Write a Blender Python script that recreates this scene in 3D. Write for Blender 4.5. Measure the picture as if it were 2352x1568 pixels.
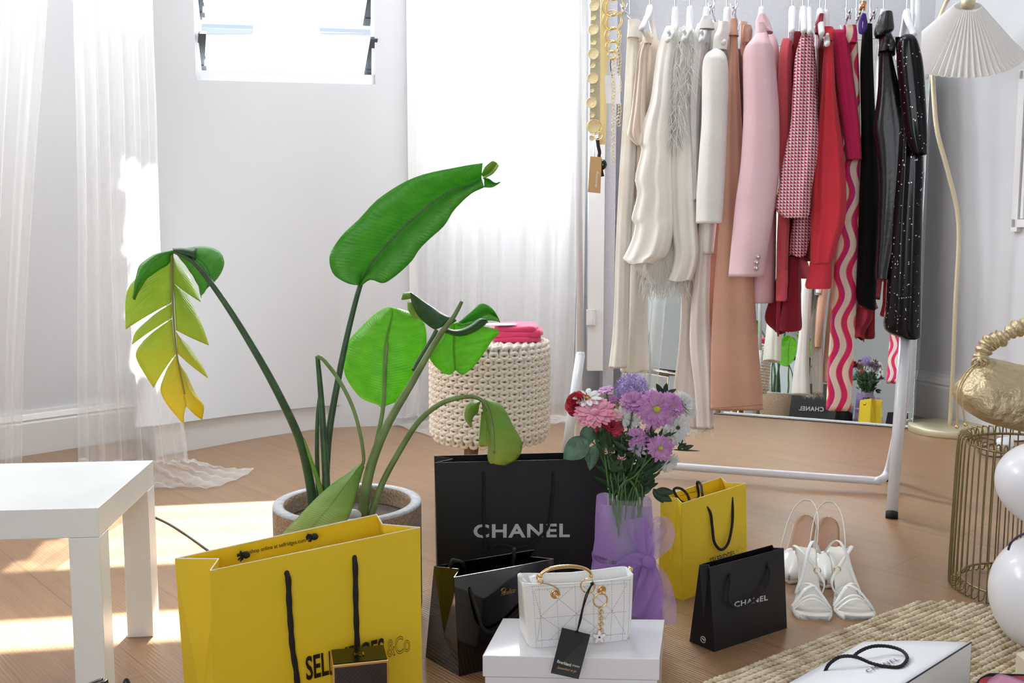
import bpy, math, random
import numpy as np
from mathutils import Vector, Matrix
random.seed(7)
for o in list(bpy.data.objects): bpy.data.objects.remove(o, do_unlink=True)
SC = bpy.context.scene
COL = SC.collection
# ---------------------------------------------------------------- camera
H = 0.80; TH = math.radians(6.2); F = 35.0/36.0*2352
cam = bpy.data.cameras.new('camera'); cam.lens = 35; cam.sensor_width = 36; cam.clip_start = .05; cam.clip_end = 100
co = bpy.data.objects.new('camera', cam); COL.objects.link(co)
co.location = (0, 0, H); co.rotation_euler = (math.radians(90)-TH, 0, 0)
SC.camera = co
# ---------------------------------------------------------------- world, sun, window and fill light, exposure
SC.view_settings.view_transform = 'Standard'; SC.view_settings.look = 'None'
SC.view_settings.gamma = 1; SC.view_settings.use_curve_mapping = False
SC.view_settings.exposure = -0.60
W = bpy.data.worlds.new('sky'); SC.world = W; W.use_nodes = True
bg = W.node_tree.nodes['Background']; bg.inputs[0].default_value = (.82, .90, 1, 1); bg.inputs[1].default_value = 2.6
def light(name, kind, loc, aim, energy, color=(1,1,1), size=None, sy=None, angle=None):
    l = bpy.data.lights.new(name, kind); l.energy = energy; l.color = color
    if kind == 'AREA': l.shape = 'RECTANGLE'; l.size = size; l.size_y = sy
    if angle: l.angle = angle
    o = bpy.data.objects.new(name, l); COL.objects.link(o); o.location = loc
    o.rotation_euler = (Vector(aim)-Vector(loc)).to_track_quat('-Z', 'Y').to_euler()
    return o
SUN_EL = math.radians(51)
light('sun', 'SUN', (-1, 8, 9), (-1, 8-math.cos(SUN_EL), 9-math.sin(SUN_EL)), 56, (1, .975, .94), angle=math.radians(.6))
# daylight entering by the openings: the louvre window, the curtained window; the lamps after them are added fill
light('window_daylight', 'AREA', (-.93, 4.45, 2.05), (-.8, 1, .6), 40, (.9, .95, 1), .75, 1.2)
light('curtained_window_daylight', 'AREA', (-.06, 4.95, 1.75), (.2, 2.5, .6), 330, (.93, .96, 1), .9, 1.5)
light('rear_fill_light', 'AREA', (-.4, -2.9, 1.5), (.2, 4, .7), 62, (.92, .96, 1), 2.6, 1.3)  # added fill lamp behind the camera, at a made-up opening
light('left_fill_light', 'AREA', (-2.55, 3.2, 2.12), (.6, 1.6, .4), 75, (.95, .97, 1), 1.6, .85)  # added fill lamp from the left, at an opening out of view
light('overhead_fill_light', 'AREA', (.2, 2.9, 2.70), (-.3, 4.2, .5), 36, (.93, .97, 1), 1.0, .8)  # added fill lamp under the ceiling, brightens the back wall; no fixture
# ---------------------------------------------------------------- pixel <-> place helpers (survey of the photograph)
FW = Vector((0, math.cos(TH), -math.sin(TH))); UP = Vector((0, math.sin(TH), math.cos(TH))); CP = Vector((0, 0, H))
def ray(px, py): return FW + Vector((1,0,0))*((px-1176)/F) - UP*((py-784)/F)
def L(px, py, d): return CP + ray(px, py)*d                 # a point at depth d
def G(px, py, z=0.0):                                        # a point at height z
    r = ray(px, py); return CP + r*((z-H)/r.z)
def PL(px, py, p0, n):                                       # a point on a plane
    r = ray(px, py); return CP + r*((p0-CP).dot(n)/r.dot(n))
def pxw(n, d): return n*d/F
# ---------------------------------------------------------------- materials
def S(r, g, b):
    f = lambda c: ((c/255+.055)/1.055)**2.4 if c/255 > .04045 else c/255/12.92
    return (f(r), f(g), f(b), 1)
MATS = {}
def mat(name, col=(200,200,200), rough=.5, metal=0, bump=0, scale=60, var=0, vscale=8, trans=0, alpha=1, sheen=0,
        coat=0, col2=None, stretch=(1,1,1), detail=4, spec=.5):
    if name in MATS: return MATS[name]
    m = bpy.data.materials.new(name); m.use_nodes = True; nt = m.node_tree; N = nt.nodes; K = nt.links
    b = N['Principled BSDF']; out = N['Material Output']
    b.inputs['Base Color'].default_value = S(*col); b.inputs['Roughness'].default_value = rough
    b.inputs['Metallic'].default_value = metal; b.inputs['Coat Weight'].default_value = coat
    b.inputs['Sheen Weight'].default_value = sheen; b.inputs['Specular IOR Level'].default_value = spec
    tc = N.new('ShaderNodeTexCoord'); mp = N.new('ShaderNodeMapping'); mp.inputs['Scale'].default_value = stretch
    K.new(tc.outputs['Object'], mp.inputs[0])
    if bump:
        n = N.new('ShaderNodeTexNoise'); n.inputs['Scale'].default_value = scale; n.inputs['Detail'].default_value = detail
        bu = N.new('ShaderNodeBump'); bu.inputs['Strength'].default_value = bump; bu.inputs['Distance'].default_value = .004
        K.new(mp.outputs[0], n.inputs[0]); K.new(n.outputs[0], bu.inputs['Height']); K.new(bu.outputs[0], b.inputs['Normal'])
    if var:
        n = N.new('ShaderNodeTexNoise'); n.inputs['Scale'].default_value = vscale; n.inputs['Detail'].default_value = 5
        mx = N.new('ShaderNodeMix'); mx.data_type = 'RGBA'
        c2 = col2 or tuple(int(c*(1-var)) for c in col)
        mx.inputs[6].default_value = S(*col); mx.inputs[7].default_value = S(*c2)
        rp = N.new('ShaderNodeMapRange'); rp.inputs[1].default_value = .35; rp.inputs[2].default_value = .65
        K.new(mp.outputs[0], n.inputs[0]); K.new(n.outputs[0], rp.inputs[0]); K.new(rp.outputs[0], mx.inputs[0]); K.new(mx.outputs[2], b.inputs['Base Color'])
    last = b
    if trans:
        t = N.new('ShaderNodeBsdfTranslucent'); t.inputs[0].default_value = S(*col)
        ms = N.new('ShaderNodeMixShader'); ms.inputs[0].default_value = trans
        K.new(last.outputs[0], ms.inputs[1]); K.new(t.outputs[0], ms.inputs[2]); last = ms
    if alpha < 1:
        t = N.new('ShaderNodeBsdfTransparent')
        ms = N.new('ShaderNodeMixShader'); ms.inputs[0].default_value = alpha
        K.new(t.outputs[0], ms.inputs[1]); K.new(last.outputs[0], ms.inputs[2]); last = ms
    K.new(last.outputs[0], out.inputs[0])
    MATS[name] = m; return m
def tex_mat(name, build, rough=.7, **kw):
    """material whose base colour comes from build(N, K, coords) -> colour socket"""
    m = mat(name, rough=rough, **kw); nt = m.node_tree; N = nt.nodes; K = nt.links
    tc = N.new('ShaderNodeTexCoord')
    c = build(N, K, tc)
    K.new(c, N['Principled BSDF'].inputs['Base Color'])
    for t in N:
        if t.type == 'BSDF_TRANSLUCENT': K.new(c, t.inputs[0])
    return m
def mth(N, K, op, a, b=None, c=None):
    n = N.new('ShaderNodeMath'); n.operation = op
    for i, v in enumerate((a, b, c)):
        if v is None: continue
        if isinstance(v, (int, float)): n.inputs[i].default_value = v
        else: K.new(v, n.inputs[i])
    return n.outputs[0]
def mixc(N, K, f, a, b):
    n = N.new('ShaderNodeMix'); n.data_type = 'RGBA'
    if isinstance(f, (int, float)): n.inputs[0].default_value = f
    else: K.new(f, n.inputs[0])
    for i, v in ((6, a), (7, b)):
        if isinstance(v, tuple): n.inputs[i].default_value = S(*v)
        else: K.new(v, n.inputs[i])
    return n.outputs[2]
def noise(N, K, vec, scale, detail=3, stretch=None, rot=None):
    if stretch or rot:
        mp = N.new('ShaderNodeMapping')
        if stretch: mp.inputs['Scale'].default_value = stretch
        if rot: mp.inputs['Rotation'].default_value = rot
        K.new(vec, mp.inputs[0]); vec = mp.outputs[0]
    n = N.new('ShaderNodeTexNoise'); n.inputs['Scale'].default_value = scale; n.inputs['Detail'].default_value = detail
    K.new(vec, n.inputs[0]); return n.outputs[0]
# ---------------------------------------------------------------- objects
ORG = {}
def tag(o, label=None, cat=None, group=None, kind=None):
    if label: o['label'] = label
    if cat: o['category'] = cat
    if group: o['group'] = group
    if kind: o['kind'] = kind
    return o
def thing(name, label, cat, loc, group=None):
    o = bpy.data.objects.new(name, None); COL.objects.link(o); o.empty_display_size = .05
    o.location = loc; ORG[o] = Vector(loc); return tag(o, label, cat, group)
def mk(name, data, m, parent=None, smooth=True, solid=0, uv=None, org=None, bevel=0, sub=0):
    v, f = data
    if parent is not None: og = ORG[parent]
    else:
        if org is None:
            a = np.array([tuple(p) for p in v]); org = Vector(((a[:,0].min()+a[:,0].max())/2, (a[:,1].min()+a[:,1].max())/2, a[:,2].min()))
        og = Vector(org)
    me = bpy.data.meshes.new(name); me.from_pydata([tuple(Vector(p)-og) for p in v], [], f); me.update()
    me.materials.append(m)
    if smooth: me.polygons.foreach_set('use_smooth', [True]*len(me.polygons))
    o = bpy.data.objects.new(name, me); COL.objects.link(o)
    if parent is not None: o.parent = parent
    else: o.location = og
    ORG[o] = og
    if uv is not None:
        ul = me.uv_layers.new(name='UVMap')
        for lp in me.loops: ul.data[lp.index].uv = uv[lp.vertex_index]
    if bevel:
        b = o.modifiers.new('bevel', 'BEVEL'); b.width = bevel; b.segments = 3; b.limit_method = 'ANGLE'; b.angle_limit = math.radians(40)
    if solid:
        s = o.modifiers.new('solid', 'SOLIDIFY'); s.thickness = solid; s.offset = 0
    if sub:
        s = o.modifiers.new('sub', 'SUBSURF'); s.levels = sub; s.render_levels = sub
    return o
def join(*ds):
    V = []; Fc = []
    for v, f in ds:
        k = len(V); V += list(v); Fc += [[i+k for i in q] for q in f]
    return V, Fc
def box(c, s, x=(1,0,0), y=None, z=(0,0,1)):
    c = Vector(c); x = Vector(x).normalized(); z = Vector(z).normalized(); y = Vector(y).normalized() if y else z.cross(x)
    V = [c + x*(s[0]/2*i) + y*(s[1]/2*j) + z*(s[2]/2*k) for k in (-1,1) for j in (-1,1) for i in (-1,1)]
    return V, [[0,2,3,1],[4,5,7,6],[0,1,5,4],[2,6,7,3],[0,4,6,2],[1,3,7,5]]
def hexa(b, t):          # b, t: four points each, counter-clockwise from above
    return list(b)+list(t), [[3,2,1,0],[4,5,6,7],[0,1,5,4],[1,2,6,5],[2,3,7,6],[3,0,4,7]]
def prism(poly, z0, z1):
    n = len(poly); V = [Vector((p[0],p[1],z0)) for p in poly]+[Vector((p[0],p[1],z1)) for p in poly]
    return V, [list(range(n))[::-1], list(range(n,2*n))]+[[i,(i+1)%n,n+(i+1)%n,n+i] for i in range(n)]
def spline(P, n, closed=False):
    P = [Vector(p) if not isinstance(p, Vector) else p for p in P]
    if len(P) == 2: return [P[0].lerp(P[1], i/(n-1)) for i in range(n)]
    out = []; m = len(P)
    segs = m if closed else m-1
    for k in range(n):
        t = k/n*segs if closed else k/(n-1)*segs
        i = min(int(t), segs-1); f = t-i
        g = (lambda j: P[j % m]) if closed else (lambda j: P[max(0, min(m-1, j))])
        a, b, c, d = g(i-1), g(i), g(i+1), g(i+2)
        out.append(.5*((2*b)+(c-a)*f+(2*a-5*b+4*c-d)*f*f+(3*b-a-3*c+d)*f**3))
    return out
def tube(P, r, seg=10, closed=False, caps=True, flat=1.0, flatdir=None):
    n = len(P); R = r if isinstance(r, (list, tuple)) else [r]*n
    V = []; Fc = []; prev = None
    for i in range(n):
        a = P[(i-1) % n] if (closed or i > 0) else P[i]; b = P[(i+1) % n] if (closed or i < n-1) else P[i]
        t = (b-a).normalized() if (b-a).length > 1e-9 else Vector((0,0,1))
        if flatdir is not None: u = (Vector(flatdir)-t*t.dot(Vector(flatdir))).normalized()
        elif prev is None:
            u = t.orthogonal().normalized()
        else: u = (prev-t*t.dot(prev)).normalized()
        prev = u; w = t.cross(u)
        for k in range(seg):
            an = 2*math.pi*k/seg
            V.append(P[i]+u*(math.cos(an)*R[i]*flat)+w*(math.sin(an)*R[i]))
    m = n if closed else n-1
    for i in range(m):
        for k in range(seg):
            j = (i+1) % n
            Fc.append([i*seg+k, i*seg+(k+1)%seg, j*seg+(k+1)%seg, j*seg+k])
    if caps and not closed:
        Fc.append(list(range(seg))[::-1]); Fc.append([(n-1)*seg+k for k in range(seg)])
    return V, Fc
def rope(P, r, strands=3, pitch=None, seg=6, n=None):
    ln = sum((P[i+1]-P[i]).length for i in range(len(P)-1)); pitch = pitch or r*6
    n = n or max(40, int(ln/pitch*9)); Q = spline(P, n); ds = []
    fr = []; prev = None
    for i in range(n):
        t = (Q[min(n-1,i+1)]-Q[max(0,i-1)]).normalized(); u = t.orthogonal().normalized() if prev is None else (prev-t*t.dot(prev)).normalized()
        prev = u; fr.append((u, t.cross(u)))
    for s in range(strands):
        path = []
        for i in range(n):
            a = 2*math.pi*(ln*i/n/pitch)+2*math.pi*s/strands
            path.append(Q[i]+fr[i][0]*(math.cos(a)*r*.5)+fr[i][1]*(math.sin(a)*r*.5))
        ds.append(tube(path, r*.58, seg))
    return join(*ds)
def lathe(prof, c, n=48, axis=(0,0,1), caps=True):
    c = Vector(c); a = Vector(axis).normalized(); u = a.orthogonal().normalized(); w = a.cross(u); V = []; Fc = []
    for r, z in prof:
        for k in range(n):
            an = 2*math.pi*k/n; V.append(c+a*z+(u*math.cos(an)+w*math.sin(an))*r)
    m = len(prof)
    for i in range(m-1):
        for k in range(n): Fc.append([i*n+k, i*n+(k+1)%n, (i+1)*n+(k+1)%n, (i+1)*n+k])
    if caps: Fc.append(list(range(n))[::-1]); Fc.append([(m-1)*n+k for k in range(n)])
    return V, Fc
def torus(c, R, r, axis, n=32, seg=8, sy=1, up=None):
    a = Vector(axis).normalized(); u = Vector(up).normalized() if up else a.orthogonal().normalized(); w = a.cross(u)
    return tube([Vector(c)+u*(math.cos(2*math.pi*k/n)*R)+w*(math.sin(2*math.pi*k/n)*R*sy) for k in range(n)], r, seg, closed=True)
def ball(c, r, nu=16, nv=10, axis=(0,0,1)):
    r = Vector(r) if not isinstance(r, (int, float)) else Vector((r,r,r)); c = Vector(c); V = []; Fc = []
    for i in range(nv+1):
        p = math.pi*i/nv
        for k in range(nu):
            t = 2*math.pi*k/nu
            V.append(c+Vector((r.x*math.sin(p)*math.cos(t), r.y*math.sin(p)*math.sin(t), r.z*math.cos(p))))
    for i in range(nv):
        for k in range(nu): Fc.append([i*nu+k, i*nu+(k+1)%nu, (i+1)*nu+(k+1)%nu, (i+1)*nu+k][::-1])
    return V, Fc
def grid(fn, nu, nv, wrap=False):
    V = [Vector(fn(i/(nu if wrap else nu-1), j/(nv-1))) for j in range(nv) for i in range(nu)]
    Fc = []
    for j in range(nv-1):
        for i in range(nu if wrap else nu-1):
            k = (i+1) % nu; Fc.append([j*nu+i, j*nu+k, (j+1)*nu+k, (j+1)*nu+i])
    return V, Fc
def guv(nu, nv): return [(i/(nu-1), j/(nv-1)) for j in range(nv) for i in range(nu)]
_tc = {}
def textmesh(body, bold=0, shear=0, outline=0, spacing=1.0):
    c = bpy.data.curves.new('lettering', 'FONT'); c.body = body; c.offset = bold; c.shear = shear; c.resolution_u = 3; c.space_character = spacing
    if outline: c.fill_mode = 'NONE'; c.bevel_depth = outline; c.bevel_resolution = 0
    o = bpy.data.objects.new('lettering_tmp', c); COL.objects.link(o)
    dg = bpy.context.evaluated_depsgraph_get(); e = o.evaluated_get(dg); me = e.to_mesh()
    V = [v.co.copy() for v in me.vertices]; Fc = [list(p.vertices) for p in me.polygons]; e.to_mesh_clear()
    bpy.data.objects.remove(o, do_unlink=True); bpy.data.curves.remove(c)
    return V, Fc
def letters(name, body, ll, lr, ul, m, parent, lift=.0008, label=None, **kw):
    """lettering whose bounding box fills the parallelogram lower-left, lower-right, upper-left"""
    V, Fc = textmesh(body, **kw)
    a = np.array([tuple(v) for v in V]); mn = a.min(0); mx = a.max(0)
    X = Vector(lr)-Vector(ll); Y = Vector(ul)-Vector(ll); n = X.cross(Y).normalized()
    Q = [Vector(ll)+X*((v.x-mn[0])/(mx[0]-mn[0]))+Y*((v.y-mn[1])/(mx[1]-mn[1]))+n*lift for v in V]
    o = mk(name, (Q, Fc), m, parent, smooth=False)
    if label: o['label'] = label
    return o
# ================================================================ THE ROOM
def floor_col(N, K, tc):
    mp = N.new('ShaderNodeMapping'); mp.inputs['Rotation'].default_value = (0, 0, math.radians(-132)); K.new(tc.outputs['Object'], mp.inputs[0])
    br = N.new('ShaderNodeTexBrick'); br.inputs['Scale'].default_value = 1; br.inputs['Mortar Size'].default_value = .0016; br.inputs['Brick Width'].default_value = 1.25; br.inputs['Row Height'].default_value = .19
    br.inputs['Color1'].default_value = (.35,.35,.35,1); br.inputs['Color2'].default_value = (.75,.75,.75,1); br.inputs['Mortar'].default_value = (0,0,0,1)
    K.new(mp.outputs[0], br.inputs[0])
    g1 = noise(N, K, mp.outputs[0], 3.2, 6, (1, 14, 1)); g2 = noise(N, K, mp.outputs[0], 9, 4, (1, 50, 1)); g3 = noise(N, K, mp.outputs[0], 1.6, 3, (1, 3, 1))
    t = mth(N, K, 'ADD', mth(N, K, 'MULTIPLY', g1, .7), mth(N, K, 'MULTIPLY', g2, .35)); t = mth(N, K, 'SUBTRACT', t, .12)
    c = mixc(N, K, t, (176,140,104), (112,80,54))
    c = mixc(N, K, mth(N, K, 'MULTIPLY', g3, .45), c, (150,118,86))
    c = mixc(N, K, mth(N, K, 'MULTIPLY', br.outputs['Fac'], .5), c, (96,66,46))
    # fine embossed grain
    w = N.new('ShaderNodeTexWave'); w.bands_direction = 'Y'; w.inputs['Scale'].default_value = 42; w.inputs['Distortion'].default_value = 1.5; K.new(mp.outputs[0], w.inputs[0])
    bu = N.new('ShaderNodeBump'); bu.inputs['Strength'].default_value = .22; bu.inputs['Distance'].default_value = .002; K.new(w.outputs['Fac'], bu.inputs['Height'])
    K.new(bu.outputs[0], N['Principled BSDF'].inputs['Normal'])
    return mixc(N, K, mth(N, K, 'MULTIPLY', w.outputs['Fac'], .10), c, (120,88,64))
M_floor = tex_mat('oak_laminate', floor_col, rough=.30, spec=.6)
M_wall = mat('white_painted_wall', (216,218,222), .75, bump=.06, scale=30)
M_rough = mat('rough_plaster', (206,207,214), .9, bump=.9, scale=55, detail=6)
M_trim = mat('white_gloss_paint', (232,232,232), .35, bump=.03, scale=12)
M_ceil = mat('white_ceiling', (228,232,230), .85)
def st(name, data, m, **kw): return tag(mk(name, data, m, smooth=False, **kw), kind='structure')
st('floor', prism([(-3.4,-3.2),(4.6,-3.2),(4.6,5.6),(-3.4,5.6)], -.05, 0), M_floor)

def seg_wall(a, b, z0, z1, t=.12):
    a = Vector((a[0],a[1],0)); b = Vector((b[0],b[1],0)); d = (b-a).normalized(); n = Vector((-d.y, d.x, 0))*t
    q = [a, b, b+n, a+n]; return hexa([p+Vector((0,0,z0)) for p in q], [p+Vector((0,0,z1)) for p in q])
def lerp2(a, b, t): return (a[0]+(b[0]-a[0])*t, a[1]+(b[1]-a[1])*t)
A=(-3.3,-3.1); B=(-3.3,1.95); C=(-1.40,3.95); D=(-.425,4.12); E=(.44,4.84); Fp=(1.80,4.36); Gp=(4.35,-3.1)
st('ceiling', prism([A,Gp,Fp,E,D,C,B], 2.75, 2.85), M_ceil)
def tpos(px, a, b):   # parameter along wall a-b where the ray of column px meets it
    r = (px-1176)/F; dx, dy = b[0]-a[0], b[1]-a[1]
    return (r*a[1]*.99-a[0])/(dx-r*dy*.99)
def wall_open(a, b, t0, t1, z0, z1, th=.12):
    return join(seg_wall(a, lerp2(a,b,t0), 0, 2.75, th), seg_wall(lerp2(a,b,t1), b, 0, 2.75, th),
                seg_wall(lerp2(a,b,t0), lerp2(a,b,t1), 0, z0, th), seg_wall(lerp2(a,b,t0), lerp2(a,b,t1), z1, 2.75, th))
st('wall_left', seg_wall(A, B, 0, 2.75), M_wall)
st('wall_bay_left', wall_open(B, C, .12, .88, 1.68, 2.6), M_wall)  # opening added above the view for the left fill lamp
t0, t1 = .128, .83
zs = 1.40
wp0 = Vector((C[0],C[1],0)); wd = (Vector((D[0],D[1],0))-wp0).normalized(); wn = Vector((wd.y,-wd.x,0))
pa = PL(451,188,wp0,wn); pb = PL(862,190,wp0,wn); wl = (Vector((D[0],D[1],0))-wp0).length
t0 = (pa-wp0).dot(wd)/wl; t1 = (pb-wp0).dot(wd)/wl; zs = (pa.z+pb.z)/2
st('wall_back', join(wall_open(C, D, t0, t1, zs, 2.02+.0), seg_wall(C, C, 0, .01) if 0 else ([],[])), M_wall)
# bar and slot added out of view above the louvres, shaping the sun bands
for o in [bpy.data.objects['wall_back']]: bpy.data.objects.remove(o, do_unlink=True)
a_, b_ = lerp2(C,D,t0), lerp2(C,D,t1)
st('wall_back', join(seg_wall(C, a_, 0, 2.9), seg_wall(b_, D, 0, 2.9), seg_wall(a_, b_, 0, zs), seg_wall(a_, b_, 2.24, 2.50), seg_wall(a_, b_, 2.84, 2.9)), M_wall)
st('wall_bay_right', wall_open(D, E, .14, .80, 1.05, 2.55), M_wall)
st('wall_mirror_side', seg_wall(E, Fp, 0, 2.75), M_rough)
st('wall_right', seg_wall(Fp, Gp, 0, 2.75), M_wall)
st('sun_block_slab', prism([(-.40,4.35),(1.5,4.9),(1.5,7.4),(-.40,7.4)], 2.78, 2.84), M_ceil)   # unseen slab added outside to keep sun off the curtained window
# unseen wall behind the camera, its opening added to let fill light in
st('wall_front', join(seg_wall(Gp, (1.2,-3.1), 0, 2.75), seg_wall((-1.6,-3.1), A, 0, 2.75), seg_wall((1.2,-3.1), (-1.6,-3.1), 2.3, 2.75), seg_wall((1.2,-3.1), (-1.6,-3.1), 0, .9)), M_wall)
# white column strip and edge between the window and the mirror wall
e0 = PL(1350, 500, Vector((0,4.6,0)), Vector((0,1,0))); e1 = PL(1386, 500, Vector((0,4.6,0)), Vector((0,1,0)))
st('trim_1', hexa([Vector((e0.x,4.55,.17)),Vector((e1.x,4.55,.17)),Vector((e1.x,4.62,.17)),Vector((e0.x,4.62,.17))],
                  [Vector((e0.x,4.55,2.7)),Vector((e1.x,4.55,2.7)),Vector((e1.x,4.62,2.7)),Vector((e0.x,4.62,2.7))]), M_trim)
st('trim_2', box((e1.x+.03,4.70,1.4), (.05,.18,2.7)), M_rough)
hp = PL(1354, 728, Vector((0,4.54,0)), Vector((0,1,0)))
st('trim_3', join(box(hp, (.03,.02,.07)), tube([hp+Vector((.02,-.01,-.035)), hp+Vector((.02,-.01,.035))], .008, 8)), M_trim)
# seam boards of the bay
sx = PL(948, 400, Vector((0,4.10,0)), Vector((0,1,0)))
st('trim_4', join(box((sx.x,4.10,1.4),(.035,.03,2.7)), ), M_trim)
# bay plinth: skirting with a shallow ledge that follows the old curved wall
sk = [G(20,1120), G(200,1080), G(437,1037), G(600,1007), G(740,986), G(865,970), G(990,950)]
fr_ = spline(sk, 30); bk = [Vector((-2.4,3.2,0)), Vector((C[0]-.3,C[1]-.25,0)), Vector((C[0]+.02,C[1]+.03,0)), Vector((-1.0,4.08,0)), Vector((-.7,4.12,0)), Vector((-.5,4.2,0)), Vector((-.2,4.42,0))]
bk = spline(bk, 30); hts = [.135-.05*i/29 for i in range(30)]
def strip(front, back, z0, z1):
    n = len(front); V = []; Fc = []
    for i in range(n):
        za = z0[i] if isinstance(z0, list) else z0; zb = z1[i] if isinstance(z1, list) else z1
        for p, z in ((front[i], za), (front[i], zb), (back[i], zb), (back[i], za)): V.append(Vector((p.x,p.y,z)))
    for i in range(n-1):
        for k in range(4): Fc.append([i*4+k, i*4+(k+1)%4, (i+1)*4+(k+1)%4, (i+1)*4+k][::-1])
    Fc += [[0,1,2,3],[(n-1)*4+3,(n-1)*4+2,(n-1)*4+1,(n-1)*4]]
    return V, Fc
vis = slice(8, 30)
inn = [p+Vector((-.3,.95,0)).normalized()*.022 for p in fr_]
st('baseboard_back', strip(inn[vis], bk[vis], 0, hts[vis]), M_trim)
# boxed panel under the louvres: its foot follows the curved skirting, its head is flush with the wall
ix = [i for i in range(30) if -1.56 < fr_[i].x < -.40]
def sm(x): q = max(0, min(1, (x+1.50)/.20)); return q*q*(3-2*q)
def wy(x): return C[1]+(D[1]-C[1])*(x-C[0])/(D[0]-C[0]) if x > C[0] else C[1]+(x-C[0])*(C[1]-B[1])/(C[0]-B[0])
V = []; V2 = []
for i in ix:
    f0 = fr_[i]; top = Vector((f0.x, wy(f0.x)-.0008, zs-.004)); b0 = Vector((f0.x, (f0.y-.006)*sm(f0.x)+(wy(f0.x)+.004)*(1-sm(f0.x)), hts[i]-.004))
    for k in range(25):
        t = k/24; e = 1-(1-t)**2.0; V.append(Vector((f0.x, b0.y+(top.y-b0.y)*e, b0.z+(top.z-b0.z)*t)))
    V2 += [top.copy(), Vector((f0.x, wy(f0.x)+.02, zs-.004)), Vector((f0.x, max(wy(f0.x),b0.y)+.05, hts[i]-.004)), b0.copy()]
na_ = len(ix)
Fa = [[a*25+k,(a+1)*25+k,(a+1)*25+k+1,a*25+k+1] for a in range(na_-1) for k in range(24)]
Fb = [[a*4+k,(a+1)*4+k,(a+1)*4+k+1,a*4+k+1] for a in range(na_-1) for k in range(3)]+[[0,1,2,3],[(na_-1)*4+k for k in (3,2,1,0)]]
V, Fc = join((V,Fa),(V2,Fb))
tag(mk('trim_7', (V,Fc), M_wall), kind='structure')
# left skirting with moulded top
def skirt(a, b, h, t=.022):
    a = Vector((a[0],a[1],0)); b = Vector((b[0],b[1],0)); d = (b-a).normalized(); n = Vector((d.y,-d.x,0))
    prof = [(0,0),(t,0),(t,h*.72),(t*.75,h*.76),(t*.95,h*.80),(t*.6,h*.9),(t*.45,h*.93),(t*.4,h),(0,h)]
    V = [p+n*x+Vector((0,0,z)) for p in (a,b) for x, z in prof]; m = len(prof)
    return V, [list(range(m)), [m+i for i in range(m)][::-1]]+[[i,(i+1)%m,m+(i+1)%m,m+i][::-1] for i in range(m)]
st('baseboard_left', skirt(B, C, .16), M_trim)
st('baseboard_mirror_side', skirt(E, Fp, .20), M_trim)
st('baseboard_right', skirt(Fp, Gp, .20), M_trim)
# picture moulding on the right wall
rw0 = Vector((Fp[0],Fp[1],0)); rd = (Vector((Gp[0],Gp[1],0))-rw0).normalized(); rn = Vector((rd.y,-rd.x,0))
if rn.x > 0: rn = -rn
m0 = PL(2332, 520, rw0, rn); m0t = PL(2340, 175, rw0, rn)
def rwp(s, z, o=0): return m0+rd*s+Vector((0,0,z-m0.z))+rn*o
mo = [box(rwp(.012, (m0.z+m0t.z)/2, .01), (.03,.02,m0t.z-m0.z+.04), rd), box(rwp(.04, (m0.z+m0t.z)/2, .008), (.012,.012,m0t.z-m0.z-.06), rd),
      box(rwp(.5, m0.z+.012, .01), (1.0,.02,.03), rd), box(rwp(.5, m0t.z, .01), (1.0,.02,.03), rd)]
st('trim_5', join(*mo), M_trim)
# ---------------------------------------------------------------- louvre windows
M_glass = mat('window_glass', (235,242,245), .05, alpha=.10)
M_brack = mat('grey_louvre_clip', (70,74,82), .4, metal=.3)
M_alu = mat('white_aluminium', (236,238,240), .35)
def louvre(name, a, b, z0, rows, label, dark=True, pitch=.205):
    a = Vector((a[0],a[1],0)); b = Vector((b[0],b[1],0)); d = (b-a).normalized(); n = Vector((-d.y,d.x,0)); ln = (b-a).length
    w = mk(name, join(box((a+b)/2+n*.06+Vector((0,0,z0+.02)), (ln,.09,.04), d), box(a+n*.06+d*.006+Vector((0,0,z0+.32)), (.012,.09,.64), d), box(b+n*.06-d*.006+Vector((0,0,z0+.32)), (.012,.09,.64), d)), M_alu, smooth=False)
    tag(w, kind='structure')
    for k in range(rows):
        zc = z0+.115+k*pitch; tl = Vector((0,0,1))*.165/2-n*.06
        c = (a+b)/2+n*.05+Vector((0,0,zc))
        p = [c-d*(ln/2-.012)-tl, c+d*(ln/2-.012)-tl, c+d*(ln/2-.012)+tl, c-d*(ln/2-.012)+tl]
        mk('louvre_blade', (p, [[0,1,2,3]]), M_glass, w, smooth=False, solid=.005)
        for s, e in ((1, a), (-1, b)):
            q = e+n*.05+d*s*.016+Vector((0,0,zc)); u = tl.normalized()
            mk('louvre_clip', join(box(q, (.030,.022,.168), d, None, (u+d*.16*1).normalized()), ball(q-n*.0-u*.02+d*s*.008, .012, 8, 6), box(q-u*.06+d*s*.006, (.02,.03,.02), d, None, u)), M_brack, w, smooth=False)
    return w
louvre('window_1', a_, b_, zs, 4, '')
louvre('window_2', lerp2(D,E,.14), lerp2(D,E,.80), 1.05, 7, '')
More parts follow.
